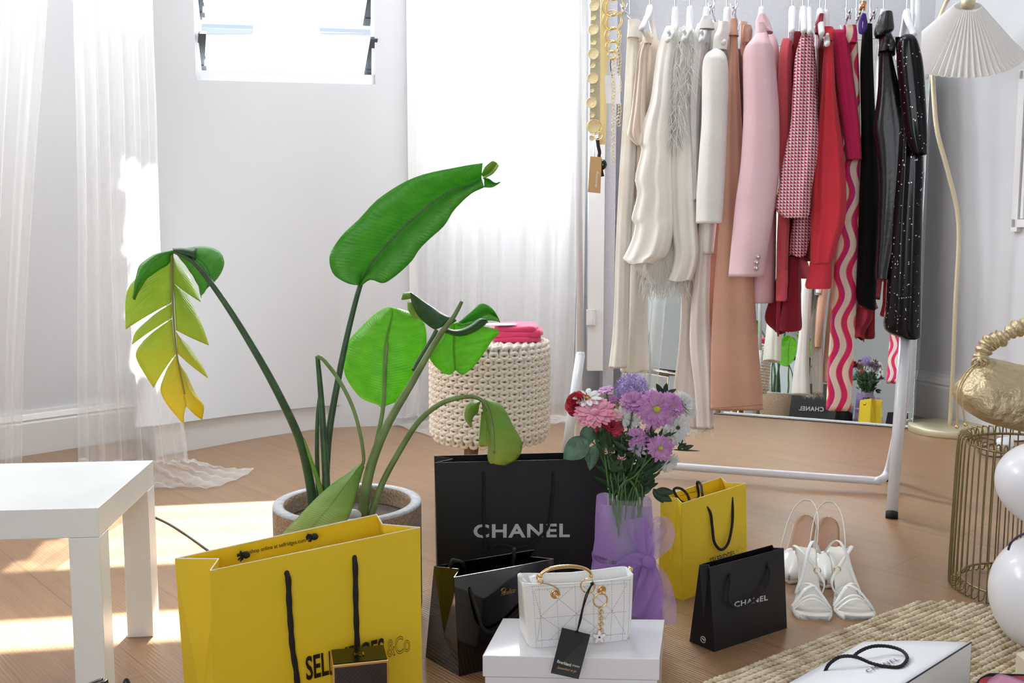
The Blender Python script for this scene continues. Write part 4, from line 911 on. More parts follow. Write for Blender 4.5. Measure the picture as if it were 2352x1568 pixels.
ribbon([(1490,1292),(1494,1330),(1490,1370),(1484,1420)], [10,26,32,34], [f_-.012,f_-.012,f_-.012,f_-.02], M_org2, 'bow_tail', amp=.007)
ribbon([(1496,1292),(1514,1330),(1522,1380),(1518,1432)], [8,20,28,34], [f_-.010,f_-.004,f_-.0,f_-.0], M_org3, 'bow_tail', amp=.006)
mk('bow_knot', ball(L(1490,1291,f_-.016),(.014,.010,.013),20,14), M_org2, vt)
# ================================================================ FLOWERS
M_gs = mat('flower_stem_green', (66,104,48), .5); M_lg = leaf_mat('bouquet_leaf', (66,112,62), (40,84,46), trans=.2); M_lgs = mat('dark_green_foliage', (46,78,40), .5, trans=.2, var=.3, vscale=60)
M_lil = mat('lilac_petal', (230,178,226), .6, trans=.3, var=.2, vscale=70, col2=(206,140,206)); M_whp = mat('white_petal', (246,246,244), .6, trans=.3)
M_pkp = mat('pink_petal', (250,186,208), .6, trans=.3, var=.2, vscale=60, col2=(244,150,186)); M_redp = mat('crimson_petal', (196,20,54), .6, var=.3, vscale=60, trans=.1)
M_cor = mat('coral_red_petal', (222,64,92), .6, var=.3, vscale=80, trans=.15); M_yc = mat('yellow_green_centre', (190,190,72), .8, bump=.6, scale=500)
M_all = mat('allium_purple', (150,120,196), .7, var=.4, vscale=120, col2=(206,190,228)); M_bud = mat('pale_pink_bud', (238,190,196), .6)
def petals(c, nrm, R, n, layers, wid=.30, cup=.25, rs=None, rc=.12, tip=1.0, droop=0):
    nrm = Vector(nrm).normalized(); u = nrm.orthogonal().normalized(); w = nrm.cross(u); ds = []; rs = rs or random.Random(3)
    for l in range(layers):
        Rl = R*(1-.17*l); lift = cup*(l+.3)/layers
        for k in range(n):
            a = 2*math.pi*(k+.5*(l%2))/n+rs.uniform(-.08,.08); d = u*math.cos(a)+w*math.sin(a); s = nrm.cross(d); Rk = Rl*rs.uniform(.9,1.06); li = lift+rs.uniform(-.06,.06)
            V = []; prof = [(rc,.25),(.35,.75),(.62,1.0),(.85,.82*tip),(1.0,.30)]
            for (t, wv_) in prof:
                z = R*(li*t**1.2-droop*t**2.2); q = c+d*(Rk*t)+nrm*z; ww = R*wid*wv_*.5
                V += [q-s*ww+nrm*ww*.35, q-nrm*ww*.1, q+s*ww+nrm*ww*.35]
            ds.append((V, [[3*i+j,3*i+j+1,3*i+4+j,3*i+3+j] for i in range(4) for j in range(2)]))
    return join(*ds)
base = Vector((vc.x,vc.y,.06)); neck = Vector((vc.x,vc.y,zn-.01)); frs = random.Random(11)
def fstem(c, k, r=.0014, bend=.0):
    nk = neck+Vector((frs.uniform(-.034,.034), frs.uniform(-.03,.03), 0)); bs = Vector((2*vc.x-nk.x, 2*vc.y-nk.y, .04)); bs = vc+Vector((frs.uniform(-.03,.03), frs.uniform(-.03,.03), .04))
    return tube(spline([c, c.lerp(nk,.5)+Vector((frs.uniform(-.008,.008),0,.0)), nk, bs], 18), r, 7)
FG = 'cut flowers in the wrapped glass vase'
def bloom(name, label, px, py, rpx, m, n, layers, nrm, d=0, eye=M_yc, er=.2, wid=.30, cup=.3, droop=0, k=0, sr=.0016, tip=1.0, nostem=False):
    c = L(px, py, dV+d); R = pxw(rpx, dV); t = thing(name, label, 'flower', tuple(c-Vector(nrm).normalized()*.004), FG)
    mk('petals', petals(c, nrm, R, n, layers, wid, cup, random.Random(px), droop=droop, tip=tip), m, t, solid=.0004)
    nn_ = Vector(nrm).normalized()
    if eye: mk('flower_centre', ball(c+nn_*R*.05, (R*er,R*er*.8,R*er*.8), 14, 8), eye, t)
    mk('stem', fstem(c-nn_*.002, k, sr), M_gs, t)
    mk('calyx', ball(c-nn_*.004, (R*.22,R*.22,R*.18), 10, 6), M_gs, t)
    return t
cm = (0,-1,.25)
bloom('gerbera', 'large pink gerbera daisy at the left front of the bouquet', 1366,948, 50, M_pkp, 22, 3, (-.1,-.62,.85), -.05, eye=M_pkp, er=.22, wid=.26, cup=.10, sr=.004)
bloom('chrysanthemum', 'lilac chrysanthemum with green centre, largest, at the centre right of the bouquet', 1508,940, 46, M_lil, 21, 3, (.15,-1,.25), -.05, wid=.32, cup=.25, droop=.12)
bloom('chrysanthemum', 'lilac chrysanthemum seen from the side, right of the purple pompom flower', 1456,924, 34, M_lil, 20, 3, (-.1,-.8,.9), -.03, cup=.5, eye=None)
bloom('chrysanthemum', 'lilac chrysanthemum at the upper right, touching the white blooms', 1542,930, 34, M_lil, 20, 3, (.5,-.8,.6), -.03, cup=.5)
bloom('chrysanthemum', 'lilac chrysanthemum with yellow centre, lowest one on the right', 1517,1029, 32, M_lil, 17, 3, (.2,-1,.2), -.06, wid=.30, cup=.2)
bloom('chrysanthemum', 'small lilac chrysanthemum below the middle of the bouquet', 1462,1003, 25, M_lil, 14, 3, (-.2,-.9,.6), -.05, cup=.5, eye=None)
bloom('chrysanthemum', 'small half-closed lilac chrysanthemum beside the lowest lilac bloom', 1484,1006, 22, M_lil, 14, 3, (.3,-.9,.3), -.05, cup=.6, eye=None)
bloom('chrysanthemum', 'pale lilac open bloom hanging low in the middle of the bouquet', 1463,1030, 24, mat('pale_lilac_petal',(216,196,228),.6,trans=.2), 10, 1, (-.3,-.9,.0), -.04, cup=.3, eye=None)
bloom('chrysanthemum', 'small lilac bloom at the top left behind the gerbera', 1392,896, 22, M_lil, 14, 2, (-.3,-.3,1), .0, cup=.15, eye=None)
bloom('chrysanthemum', 'small lilac bud bloom left under the purple pompom flower', 1408,918, 14, M_lil, 12, 2, (-.3,-.6,.8), .0, cup=.5, eye=None)
bloom('daisy', 'white daisy behind the pink gerbera at the left', 1349,915, 34, M_whp, 11, 1, (-.1,-.5,1), -.02, wid=.4, cup=.25, er=.14)
bloom('daisy', 'white bloom in the middle, under the purple pompom flower', 1428,958, 26, M_whp, 11, 1, (.0,-1,-.1), -.02, wid=.36, cup=.2, eye=None)
bloom('daisy', 'white bloom in the middle, right beneath the side-facing lilac bloom', 1450,965, 24, M_whp, 10, 1, (-.2,-1,-.3), -.01, wid=.36, cup=.2, eye=None)
bloom('white_chrysanthemum', 'full white chrysanthemum at the upper right edge of the bouquet', 1572,930, 36, M_whp, 22, 4, (.6,-.7,.5), .02, cup=.4, eye=None)
bloom('white_chrysanthemum', 'full white chrysanthemum with a dark centre at the right edge', 1556,982, 38, M_whp, 17, 3, (.5,-.9,.1), -.01, cup=.25, eye=mat('dark_green_centre',(64,72,36),.8), er=.14)
bloom('white_chrysanthemum', 'white chrysanthemum right of the largest lilac bloom, middle height', 1538,1002, 30, M_whp, 20, 3, (.3,-.9,.0), .0, cup=.3, eye=None)
bloom('white_chrysanthemum', 'white chrysanthemum hanging lowest at the right', 1536,1062, 28, M_whp, 14, 2, (.4,-.8,-.5), -.02, cup=.3, eye=None)
bloom('white_chrysanthemum', 'white chrysanthemum peeking out behind the lilac blooms at the top', 1508,905, 22, M_whp, 15, 2, (.0,-.5,1), .03, cup=.4, eye=None)
bloom('carnation', 'coral red carnation below the pink gerbera', 1402,980, 30, M_cor, 15, 5, (.1,-.9,.4), -.03, cup=.7, eye=None, wid=.42)
bloom('carnation', 'second coral red bloom tucked under the gerbera, lower left', 1384,990, 22, M_cor, 10, 2, (-.1,-1,-.3), -.03, cup=.4, eye=None, wid=.42)
bloom('rose', 'crimson rose at the far left of the bouquet', 1328,928, 34, M_redp, 6, 5, (-.5,-.6,.6), -.01, cup=.85, eye=M_redp, er=.3, wid=.95)
bloom('carnation_bud', 'pale pink carnation bud, lower left of the stems', 1400,1032, 15, M_bud, 8, 3, (-.2,-.8,.6), -.04, cup=.9, eye=M_bud, er=.3, wid=.6)
bloom('carnation_bud', 'pale pink closed bud low in the middle of the stems', 1428,1054, 11, M_bud, 7, 2, (0,-.3,1), -.05, cup=1.4, eye=M_bud, er=.35, wid=.6)
bloom('carnation_bud', 'pale pink bud next to the coral red carnation', 1418,960, 13, M_bud, 7, 2, (.1,-.6,.8), -.03, cup=1.2, eye=M_bud, er=.35, wid=.6)
# allium
c = L(1452,895,dV+.01); t = thing('allium', 'purple pompom allium flower at the top of the bouquet', 'flower', tuple(c-Vector((0,0,.03))), FG)
ds = []; ars = random.Random(4)
for k in range(330):
    z = 1-2*(k+.5)/330; a = k*2.39996; d = Vector((math.sqrt(1-z*z)*math.cos(a), math.sqrt(1-z*z)*math.sin(a), z)); r = pxw(40,dV)*ars.uniform(.86,1.04)
    ds.append(tube([c+d*.008, c+d*r*.92], .00035, 3, caps=False)); q = c+d*r*.92
    for m3 in range(5):
        e = Vector((ars.uniform(-1,1),ars.uniform(-1,1),ars.uniform(-1,1))).normalized(); e = (e+d*.6).normalized()*.0045; s = e.cross(d).normalized()*.0009
        k0 = [q-s, q+s, q+e*.6+s, q+e, q+e*.6-s]; ds.append((k0, [[0,1,2,3,4]]))
mk('florets', join(*ds), M_all, t, smooth=False); mk('stem', fstem(c, 0, .003), M_gs, t)
# foliage sprays
def oleaf(c, d, ln, w, nrm=(0,-1,.3), curl=.15):
    d = Vector(d).normalized(); s = d.cross(Vector(nrm)).normalized(); n_ = s.cross(d); V = []; N_ = 9
    for j in range(N_):
        t = j/(N_-1); ww = w*math.sin(math.pi*t**.8)**.8+.0002; q = c+d*(ln*t)-n_*(curl*ln*t*t)*-1
        V += [q-s*ww+n_*ww*.3, q, q+s*ww+n_*ww*.3]
    return V, [[3*i+j,3*i+j+1,3*i+4+j,3*i+3+j] for i in range(N_-1) for j in range(2)]
def spray(label, pts, leaves, m=M_lgs):
    c = L(*pts[0], dV); t = thing('foliage_stem', label, 'foliage', tuple(c), FG)
    mk('leaves', join(*[oleaf(L(x,y,dV+dd), (math.cos(a), 0.1, -math.sin(a)), pxw(ln,dV), pxw(w,dV)) for x,y,dd,a,ln,w in leaves]), m, t, solid=.0004)
    mk('stem', fstem(L(*pts[0],dV), 0, .0014), M_gs, t); return t
spray('stem with a big serrated grey green rose leaf at the left of the bouquet', [(1356,1010)], [(1352,1008,-.03,math.radians(140),72,26),(1352,975,-.03,math.radians(95),50,18),(1366,1020,-.03,math.radians(100),60,14),(1345,1025,-.03,math.radians(80),45,7)], mat('grey_green_rose_leaf',(92,132,104),.5,var=.3,vscale=40,bump=.5,scale=90))
spray('stem with lobed dark green leaves hanging over the vase rim at the right', [(1500,1110)], [(1500,1128,-.04,math.radians(30),48,11),(1505,1126,-.04,math.radians(8),44,9),(1500,1122,-.04,math.radians(55),40,9),(1490,1090,-.03,math.radians(-40),55,6),(1500,1080,-.02,math.radians(-30),50,5)])
spray('eucalyptus-like sprig standing above the white bloom', [(1522,905)], [(1522,908,.02,math.radians(-120),32,7),(1526,906,.02,math.radians(-80),28,6),(1530,905,.02,math.radians(-25),26,5),(1524,910,.02,math.radians(10),24,5)])
spray('thin sprig reaching out to the right under the white blooms', [(1545,1025)], [(1545,1032,0,math.radians(5),62,2),(1556,1030,0,math.radians(-30),24,5),(1568,1030,0,math.radians(-15),26,5),(1560,1022,0,math.radians(-60),16,4)])

fm = thing('foliage_filler', 'mass of dark green leafy filler stems in the bouquet above the vase', 'foliage', (vc.x,vc.y,zn-.02)); fm['kind'] = 'stuff'
ds = []; dst = []
for i in range(24):
    r_ = random.Random(i); x = 1375+r_.uniform(0,130); tx = x+(x-1440)*.55
    for j in range(16):
        y = 1140-j*8.5-r_.uniform(0,6); f = (1140-y)/150; a = r_.uniform(-165,-15)
        ds.append(oleaf(L(1440+(x-1440)*(.55+.75*f)+r_.uniform(-9,9), y, dV+r_.uniform(-.052,.03)), (math.cos(math.radians(a)), r_.uniform(-.6,.6), -math.sin(math.radians(a))), pxw(r_.uniform(16,44),dV), pxw(r_.uniform(3,7),dV), nrm=(r_.uniform(-.5,.5),-1,.3)))
    if i % 2: dst.append(fstem(L(tx, 1010, dV+r_.uniform(-.03,.03)), 0, r_.choice([.0012,.0016,.0026])))
mk('leaves', join(*ds), M_lgs, fm); mk('stems', join(*dst), M_gs, fm)
# ================================================================ CLOTHES RACK
M_pow = mat('white_powder_coat', (228,230,236), .3, coat=.2)
M_rub = mat('black_rubber', (24,24,24), .8)
gR = (G(2046,1192)+G(2040,1105))/2; phi = math.radians(15)
rx = Vector((math.cos(phi), -math.sin(phi), 0)); rn_ = Vector((-math.sin(phi), -math.cos(phi), 0))    # rn_: towards the camera
RP0 = Vector((gR.x, gR.y, 0))
def RK(px, py, off=0): return PL(px, py, RP0+rn_*off, rn_)
rk = thing('clothes_rack', 'white tubular steel clothes rail carrying the hanging garments', 'clothes rack', tuple(RP0-rx*.5))
topL = RK(1340,-30,-.12); topR = RK(2100,-34,-.02)
lp = [RK(1340,-34,-.14), RK(1338,300,-.14), RK(1334,600,-.14), RK(1330,820,-.14)]; fb = G(1326,1035); lp.append(fb)
mk('upright', tube(spline(lp, 24), .0125, 16), M_pow, rk)
mk('leg', join(tube([RK(1333,815,.10), G(1288,1130)+Vector((0,0,.01))], .0150, 16), ball(RK(1333,815,.10), .0150, 16, 8)), M_pow, rk)
rt = [RK(2103,-34,-.06), RK(2100,100,-.06), RK(2096,400,-.06), RK(2086,780,-.05), RK(2072,960,-.10), G(2041,1103)+Vector((0,0,.012))]
mk('upright', tube(spline(rt, 40), .0125, 16), M_pow, rk)
mk('leg', tube([RK(2083,720,.07), G(2048,1188)+Vector((0,0,.014))], .0160, 20), M_pow, rk)
mk('foot_cap', tube([G(2048,1188)+Vector((0,0,.016)), G(2048,1190)], .0168, 20), M_rub, rk)
mk('foot_cap', tube([G(2041,1103)+Vector((0,0,.016)), G(2041,1104)], .0138, 16), M_rub, rk)
bL = G(1290,1050,.04); bR = G(1995,1103,.036); bb = [bL, G(1700,1082,.038), G(1985,1102,.036), G(2018,1103,.04), G(2038,1086,.055), RK(2050,1040,-.10), RK(2058,1000,-.09)]
mk('lower_bar', tube(spline(bb, 60), .0125, 16), M_pow, rk)
railL = RK(1325,-34,0); railR = RK(2112,-40,0)
mk('rail', tube([railL-rx*.03, railR+rx*.01], .0125, 16), M_pow, rk)
mk('side_bracket', join(tube([RK(1340,-34,-.14), railL], .012, 12), tube([railL, RK(1333,815,.10)], .011, 12)), M_pow, rk)
mk('side_bracket', join(tube([RK(2103,-34,-.06), railR], .012, 12), tube([railR, RK(2085,700,.07)], .010, 12)), M_pow, rk)
def rail_z(p): t = (p-railL).dot(railR-railL)/(railR-railL).length_squared; return (railL.lerp(railR, t))
# ---------------------------------------------------------------- hangers
M_hg = mat('white_plastic', (236,236,240), .3); M_chr = mat('chrome_wire', (200,200,205), .15, metal=1); M_copper = mat('copper_metal', (214,160,120), .2, metal=1)
def hanger(px, py, label, arm=.19, clips=False, dz=0):
    c = RK(px, py, 0); r0 = rail_z(c); t = thing('clothes_hanger', label, 'hanger', tuple(c), 'hangers on the clothes rail')
    hk = [c+Vector((0,0,-.002)), Vector((c.x,c.y,r0.z-.012)), r0-rn_*.015+Vector((0,0,.004)), r0+Vector((0,0,.018)), r0+rn_*.016+Vector((0,0,.002))]
    mk('hook', tube(spline(hk, 24), .0017, 8), M_chr, t)
    if not clips:
        ds = []
        for s in (1, -1):
            P = spline([c, c+rn_*s*.03*(1 if not dz else .5)+Vector((0,0,-.03-dz)), c+rn_*s*.10+Vector((0,0,-.062-dz)), c+rn_*s*arm+Vector((0,0,-.105-dz*.8))], 14)
            ds.append(tube(P, [.0085,.010,.011,.011,.0105,.010,.010,.010,.0095,.009,.009,.009,.009,.008], 10, flat=.8))
        ds.append(tube([c+rn_*arm*.95+Vector((0,0,-.105)), c-rn_*arm*.95+Vector((0,0,-.105))], .005, 8))
        mk('hanger_frame', join(*ds), M_hg, t)
    else:
        q = c+Vector((0,0,-.006)); bar = tube([q+rn_*.15, q-rn_*.15], .003, 8); mk('bar', bar, M_chr, t)
        for s in (1,-1):
            e = q+rn_*s*.12
            k = mk('clip', join(*[tube([e+rx*d*.010+Vector((0,0,.016)), e+rx*d*.004+Vector((0,0,-.004)), e+rx*d*.003+Vector((0,0,-.016))], .0016, 6) for d in (1,-1)]), M_chr, t)
            mk('clip_pad', ball(e+rn_*.004+Vector((0,0,-.004)), .0048, 10, 6), M_hg, k)
    return t
HW = [(1493,14,'the beige satin top'),(1551,17,'the long ivory blouse'),(1585,15,'the ivory feather-trimmed jacket'),(1670,17,'the white blazer'),(1623,16,'the white shirt'),(1750,16,'the pale pink blazer'),(1820,17,'the coral cardigan'),(1845,17,'the dark red blouse'),(1858,19,'the houndstooth jacket'),(1884,22,'the crimson blouse'),(1897,22,'the coral red shirt'),(2030,21,'the black leather jacket'),(2083,24,'the black sequin jacket')]
for x, y, w in HW: hanger(x, y, 'white plastic hanger holding '+w, arm=(.15 if ('pink' in w or 'leather' in w or 'white blazer' in w) else .19), dz=(.035 if ('blazer' in w or 'leather' in w or 'blouse' in w and 'ivory' in w or 'feather' in w or 'shirt' in w) else 0))
for x, y, w in ((1447,36,'the cream wide trousers'),(1640,34,'the white frayed jeans'),(1690,36,'the terracotta trousers'),(1944,46,'the magenta knit top'),(1967,48,'the pink wavy striped trousers'),(1998,46,'the black trousers')): hanger(x, y, 'chrome clip hanger holding '+w, clips=True)
c = RK(1982,14,.02)
hg = thing('clothes_hanger', 'hanger with copper collar and purple loop, between striped and black trousers', 'hanger', tuple(c), 'hangers on the clothes rail')
mk('collar', tube([c+Vector((0,0,.012)), c+Vector((0,0,-.012))], .010, 20), M_copper, hg); mk('hook', tube(spline([c, Vector((c.x,c.y,rail_z(c).z-.01)), rail_z(c)+Vector((0,0,.016)), rail_z(c)+rn_*.016], 16), .002, 8), M_chr, hg)
# ---------------------------------------------------------------- garments
def fabric(name, col, **kw):
    a = dict(rough=.85, bump=.15, scale=320, sheen=.12, var=.05, vscale=6); a.update(kw); return mat(name, col, **a)
def shell(rows, off, t, folds=(3,.004), seed=0, nr=46, na=40, hollow=True, gather=0, hem=0, skewf=None, ruf=0):
    """cloth volume whose outline follows rows (py, xl, xr) on the plane lying off towards the camera; t = half depth"""
    rs = random.Random(seed); Lp = spline([RK(x0, y, off) for y, x0, x1 in rows], nr); Rp = spline([RK(x1, y, off) for y, x0, x1 in rows], nr)
    p1, p2, p3 = (rs.uniform(0,6.28) for _ in range(3)); V = []
    for j in range(nr):
        v = j/(nr-1); c = (Lp[j]+Rp[j])/2; h = (Rp[j]-Lp[j])/2
        tt = t*(.45+.55*min(1, v*5)) if not gather else t
        for i in range(na):
            a = 2*math.pi*i/na; s = math.copysign(abs(math.cos(a))**.85, math.cos(a)); q = math.copysign(abs(math.sin(a))**.75, math.sin(a))
            f = folds[1]*(math.sin(folds[0]*s*3.14+p1+1.2*v)*.7+.5*math.sin(folds[0]*1.9*s*3.14+p2-2*v)+.35*math.sin(9*v+p3+2*s))*(min(1,v*3+.15)) if abs(s) < .97 else 0
            V.append(c+h*s*(1+ruf*math.sin(v*40+p1)*abs(s))+rn_*(q*tt+(f if q > 0 else -f*.6)-t)+Vector((0,0,hem*math.sin(a*3+p2)*(v**8))))
    Fc = [[j*na+i,j*na+(i+1)%na,(j+1)*na+(i+1)%na,(j+1)*na+i] for j in range(nr-1) for i in range(na)]
    Fc.append(list(range(na))[::-1])
    if hollow:    # open hem: wall turned up inside
        b0 = (nr-1)*na; k = len(V); c = sum(V[b0:b0+na], Vector())/na
        V += [c+(p-c)*.86+Vector((0,0,.004)) for p in V[b0:b0+na]]; cu = sum(V[b0-6*na:b0-5*na], Vector())/na
        V += [cu+(p-cu)*.80 for p in V[b0-6*na:b0-5*na]]
        Fc += [[b0+i,b0+(i+1)%na,k+(i+1)%na,k+i] for i in range(na)]+[[k+i,k+(i+1)%na,k+na+(i+1)%na,k+na+i] for i in range(na)]+[[k+na+i for i in range(na)]]
    else: Fc.append([(nr-1)*na+i for i in range(na)])
    return V, Fc
def garment(name, label, cat, m, parts, at):
    c = RK(*at, 0); t = thing(name, label, cat, (c.x,c.y,c.z)); out = []
    for p in parts:
        nm, rows, off, th = p[:4]; kw = p[4] if len(p) > 4 else {}
        kw = dict(kw); mm = kw.pop('m', m); out.append(mk(nm, shell(rows, off, th, **kw), mm, t))
    return t, out
F_cream = fabric('cream_crepe', (244,238,226)); F_beige = fabric('beige_satin', (240,222,204), rough=.45); F_ivory = fabric('ivory_silk', (254,251,244), rough=.6)
F_white = fabric('off_white_wool', (246,244,240)); F_jean = fabric('white_denim', (240,230,224), bump=.3); F_terra = fabric('terracotta_cotton', (214,166,142), bump=.3); F_pink = fabric('pale_pink_wool', (240,204,212))
F_coral = fabric('coral_knit', (224,92,104), bump=.5, scale=200); F_dred = fabric('dark_red_cloth', (140,14,36)); F_red = fabric('coral_red_crepe', (232,58,76)); F_crim = fabric('crimson_satin', (150,14,38), rough=.5)
F_mag = fabric('magenta_knit', (208,28,92), bump=.3); F_black = fabric('black_cloth', (12,12,15), sheen=0, spec=.2); F_leath = mat('black_leather', (14,14,17), .36, bump=.25, scale=90, coat=.1)
F_bone = fabric('shirt_white', (232,230,228)); F_taupe = fabric('brown_pinstripe', (116,84,78))
def hound(N, K, tc):
    sp = N.new('ShaderNodeSeparateXYZ'); mp = N.new('ShaderNodeMapping'); mp.inputs['Rotation'].default_value = (0,0,phi); K.new(tc.outputs['Object'], mp.inputs[0]); K.new(mp.outputs[0], sp.inputs[0])
    s = 1/.0092
    x = mth(N,K,'MULTIPLY',sp.outputs[0],s); z = mth(N,K,'MULTIPLY',sp.outputs[2],s)
    a = mth(N,K,'GREATER_THAN',mth(N,K,'FRACT',x),.5); b = mth(N,K,'GREATER_THAN',mth(N,K,'FRACT',z),.5)
    tw = mth(N,K,'GREATER_THAN',mth(N,K,'FRACT',mth(N,K,'MULTIPLY',mth(N,K,'ADD',x,z),1.0)),.5)
    same = mth(N,K,'MULTIPLY',a,b); none = mth(N,K,'MULTIPLY',mth(N,K,'SUBTRACT',1.0,a),mth(N,K,'SUBTRACT',1.0,b)); mid = mth(N,K,'SUBTRACT',1.0,mth(N,K,'ADD',same,none))
    f = mth(N,K,'ADD',same,mth(N,K,'MULTIPLY',mid,tw))
    return mixc(N, K, f, (236,218,220), (178,44,82))
F_hound = tex_mat('red_white_houndstooth', hound, rough=.9, bump=.3, scale=260)
def wavy(N, K, tc):
    sp = N.new('ShaderNodeSeparateXYZ'); mp = N.new('ShaderNodeMapping'); mp.inputs['Rotation'].default_value = (0,0,phi); K.new(tc.outputs['Object'], mp.inputs[0]); K.new(mp.outputs[0], sp.inputs[0])
    x = mth(N,K,'ADD',sp.outputs[0],mth(N,K,'MULTIPLY',mth(N,K,'SINE',mth(N,K,'MULTIPLY',sp.outputs[2],6.28/.150)),.011))
    x = mth(N,K,'ADD',x,mth(N,K,'MULTIPLY',sp.outputs[2],-.062))
    fr = mth(N,K,'FRACT',mth(N,K,'MULTIPLY_ADD',x,1/.036,.15)); a = mth(N,K,'GREATER_THAN',fr,.5)
    pk = mixc(N,K,mth(N,K,'GREATER_THAN',mth(N,K,'FRACT',mth(N,K,'MULTIPLY_ADD',x,1/.072,.2)),.5),(226,34,84),(206,40,120))
    ol = mth(N,K,'COMPARE',fr,.53,.03)
    return mixc(N,K,mth(N,K,'MULTIPLY',ol,.8),mixc(N,K,a,(238,214,198),pk),(226,120,60))
F_wavy = tex_mat('pink_wavy_stripe', wavy, rough=.8, bump=.15, scale=300)
def sequin(N, K, tc):
    v = N.new('ShaderNodeTexVoronoi'); v.inputs['Scale'].default_value = 330; K.new(tc.outputs['Object'], v.inputs[0])
    bu = N.new('ShaderNodeBump'); bu.inputs['Strength'].default_value = 1; bu.inputs['Distance'].default_value = .004
    sx = N.new('ShaderNodeSeparateXYZ'); K.new(v.outputs['Color'], sx.inputs[0]); K.new(sx.outputs[0], bu.inputs['Height']); K.new(bu.outputs[0], N['Principled BSDF'].inputs['Normal'])
    return mixc(N,K,mth(N,K,'GREATER_THAN',sx.outputs[1],.985),(10,9,12),(230,225,225))
F_seq = tex_mat('black_sequins', sequin, rough=.22, metal=.35)
# 1 cream trousers
garment('trousers', 'cream wide-leg trousers clipped at the left end of the rail', 'trousers', F_cream, [
 ('trouser_leg', [(45,1440,1464),(120,1436,1462),(240,1430,1462),(400,1420,1456),(560,1412,1446),(700,1408,1442),(780,1403,1440),(846,1395,1436)], .02, .03, dict(folds=(1.5,.004), seed=1)),
 ('trouser_leg', [(46,1452,1468),(200,1446,1474),(400,1440,1476),(560,1434,1480),(700,1430,1483),(780,1425,1484),(856,1420,1486)], -.045, .05, dict(folds=(2,.006), seed=2, hem=.003)),
 ('waistband', [(43,1439,1469),(62,1438,1469),(84,1436,1468)], .028, .05, dict(folds=(1,.001), gather=1))], (1450,45))
# 2 beige satin top
garment('satin_top', 'beige satin short-sleeved top, second garment from the left', 'top', F_beige, [
 ('body', [(72,1488,1500),(100,1476,1516),(150,1470,1520),(220,1462,1510),(300,1456,1500),(400,1452,1492),(470,1454,1486)], .00, .05, dict(folds=(2,.006), seed=3)),
 ('sleeve', [(80,1478,1498),(120,1464,1484),(180,1456,1482),(250,1448,1480),(290,1441,1482),(312,1440,1484),(334,1462,1474)], .09, .03, dict(folds=(2.5,.006), seed=4)),
 ('collar', [(72,1476,1492),(84,1474,1496),(98,1478,1494)], .095, .02, dict(folds=(1,.001), gather=1))], (1493,72))
# 3 ivory blouse, long flowing
garment('ivory_blouse', 'long ivory silk blouse with a ruffled hem, hanging left of the feather trim', 'blouse', F_ivory, [
 ('sleeve', [(56,1527,1552),(102,1509,1550),(160,1500,1542),(230,1491,1540),(280,1474,1540),(326,1464,1540),(345,1470,1540),(408,1455,1540),(444,1461,1542),(500,1447,1544),(516,1455,1544),(552,1447,1540),(585,1432,1530),(596,1428,1510),(606,1440,1496)], .10, .035, dict(folds=(2.6,.006), seed=5, hem=.003)),
 ('body', [(60,1536,1556),(200,1510,1556),(400,1490,1560),(520,1474,1560),(600,1453,1562),(628,1462,1560),(648,1490,1556)], .0, .05, dict(folds=(3,.006), seed=6, hem=.004)),
 ], (1551,58))
# 4 feather jacket
t4, o4 = garment('feather_jacket', 'ivory jacket with a shaggy feather collar and pearl-dotted sleeve', 'jacket', F_ivory, [
 ('sleeve', [(240,1544,1590),(330,1540,1594),(420,1536,1596),(520,1540,1600),(580,1546,1603),(620,1540,1596),(645,1530,1586)], .06, .035, dict(folds=(2,.005), seed=8, hem=.003)),
 ('body', [(62,1566,1592),(120,1556,1592),(300,1548,1592),(500,1534,1594),(640,1500,1586)], -.03, .04, dict(folds=(3,.004), seed=9))], (1585,60))
M_fth = mat('ivory_feathers', (255,255,252), .9, trans=.5)
def strands(rows, off, n, ln, r, seed, spread=.5, downs=1.0):
    rs = random.Random(seed); Ls = spline([RK(a_, y, off) for y, a_, b_ in rows], 60); Rs = spline([RK(b_, y, off) for y, a_, b_ in rows], 60); ds = []
    for k in range(n):
        j = rs.randrange(60); p = Ls[j].lerp(Rs[j], rs.uniform(0,1))+rn_*rs.uniform(-.01,.012); l = ln*rs.uniform(.6,1.3)
        d = Vector((0,0,-downs))+rx*rs.uniform(-spread,spread)+rn_*rs.uniform(.0,.5); d.normalize(); b = rx*rs.uniform(-.25,.25)*l
        ds.append(tube(spline([p, p+d*l*.5+b*.3, p+d*l+b+Vector((0,0,-l*.15))], 5), [r,r*.9,r*.7,r*.5,r*.2], 4, caps=False))
    return join(*ds)
tag(mk('feather_trim', strands([(60,1562,1590),(120,1550,1592),(200,1540,1584),(280,1540,1566),(320,1542,1558)], .075, 330, .045, .0015, 2, .8), M_fth, t4), kind=None)
tag(mk('feather_trim', strands([(600,1462,1590),(640,1470,1590),(655,1480,1580)], .03, 260, .044, .0014, 3, .4), M_fth, t4), kind=None)
# 5 white shirt behind blazer
garment('white_shirt', 'white shirt hanging between the feather trim and the white blazer', 'shirt', F_bone, [
 ('sleeve', [(50,1600,1622),(90,1588,1620),(160,1584,1612),(260,1582,1604),(380,1590,1602),(460,1592,1604)], .075, .03, dict(folds=(2,.006), seed=10)),
 ('body', [(40,1610,1634),(90,1600,1640),(200,1590,1618),(400,1596,1622),(560,1598,1636),(588,1604,1636)], .0, .04, dict(folds=(2,.004), seed=11)),
 ('collar', [(36,1612,1630),(50,1606,1638),(64,1606,1640)], .09, .02, dict(folds=(1,.001), gather=1))], (1623,40))
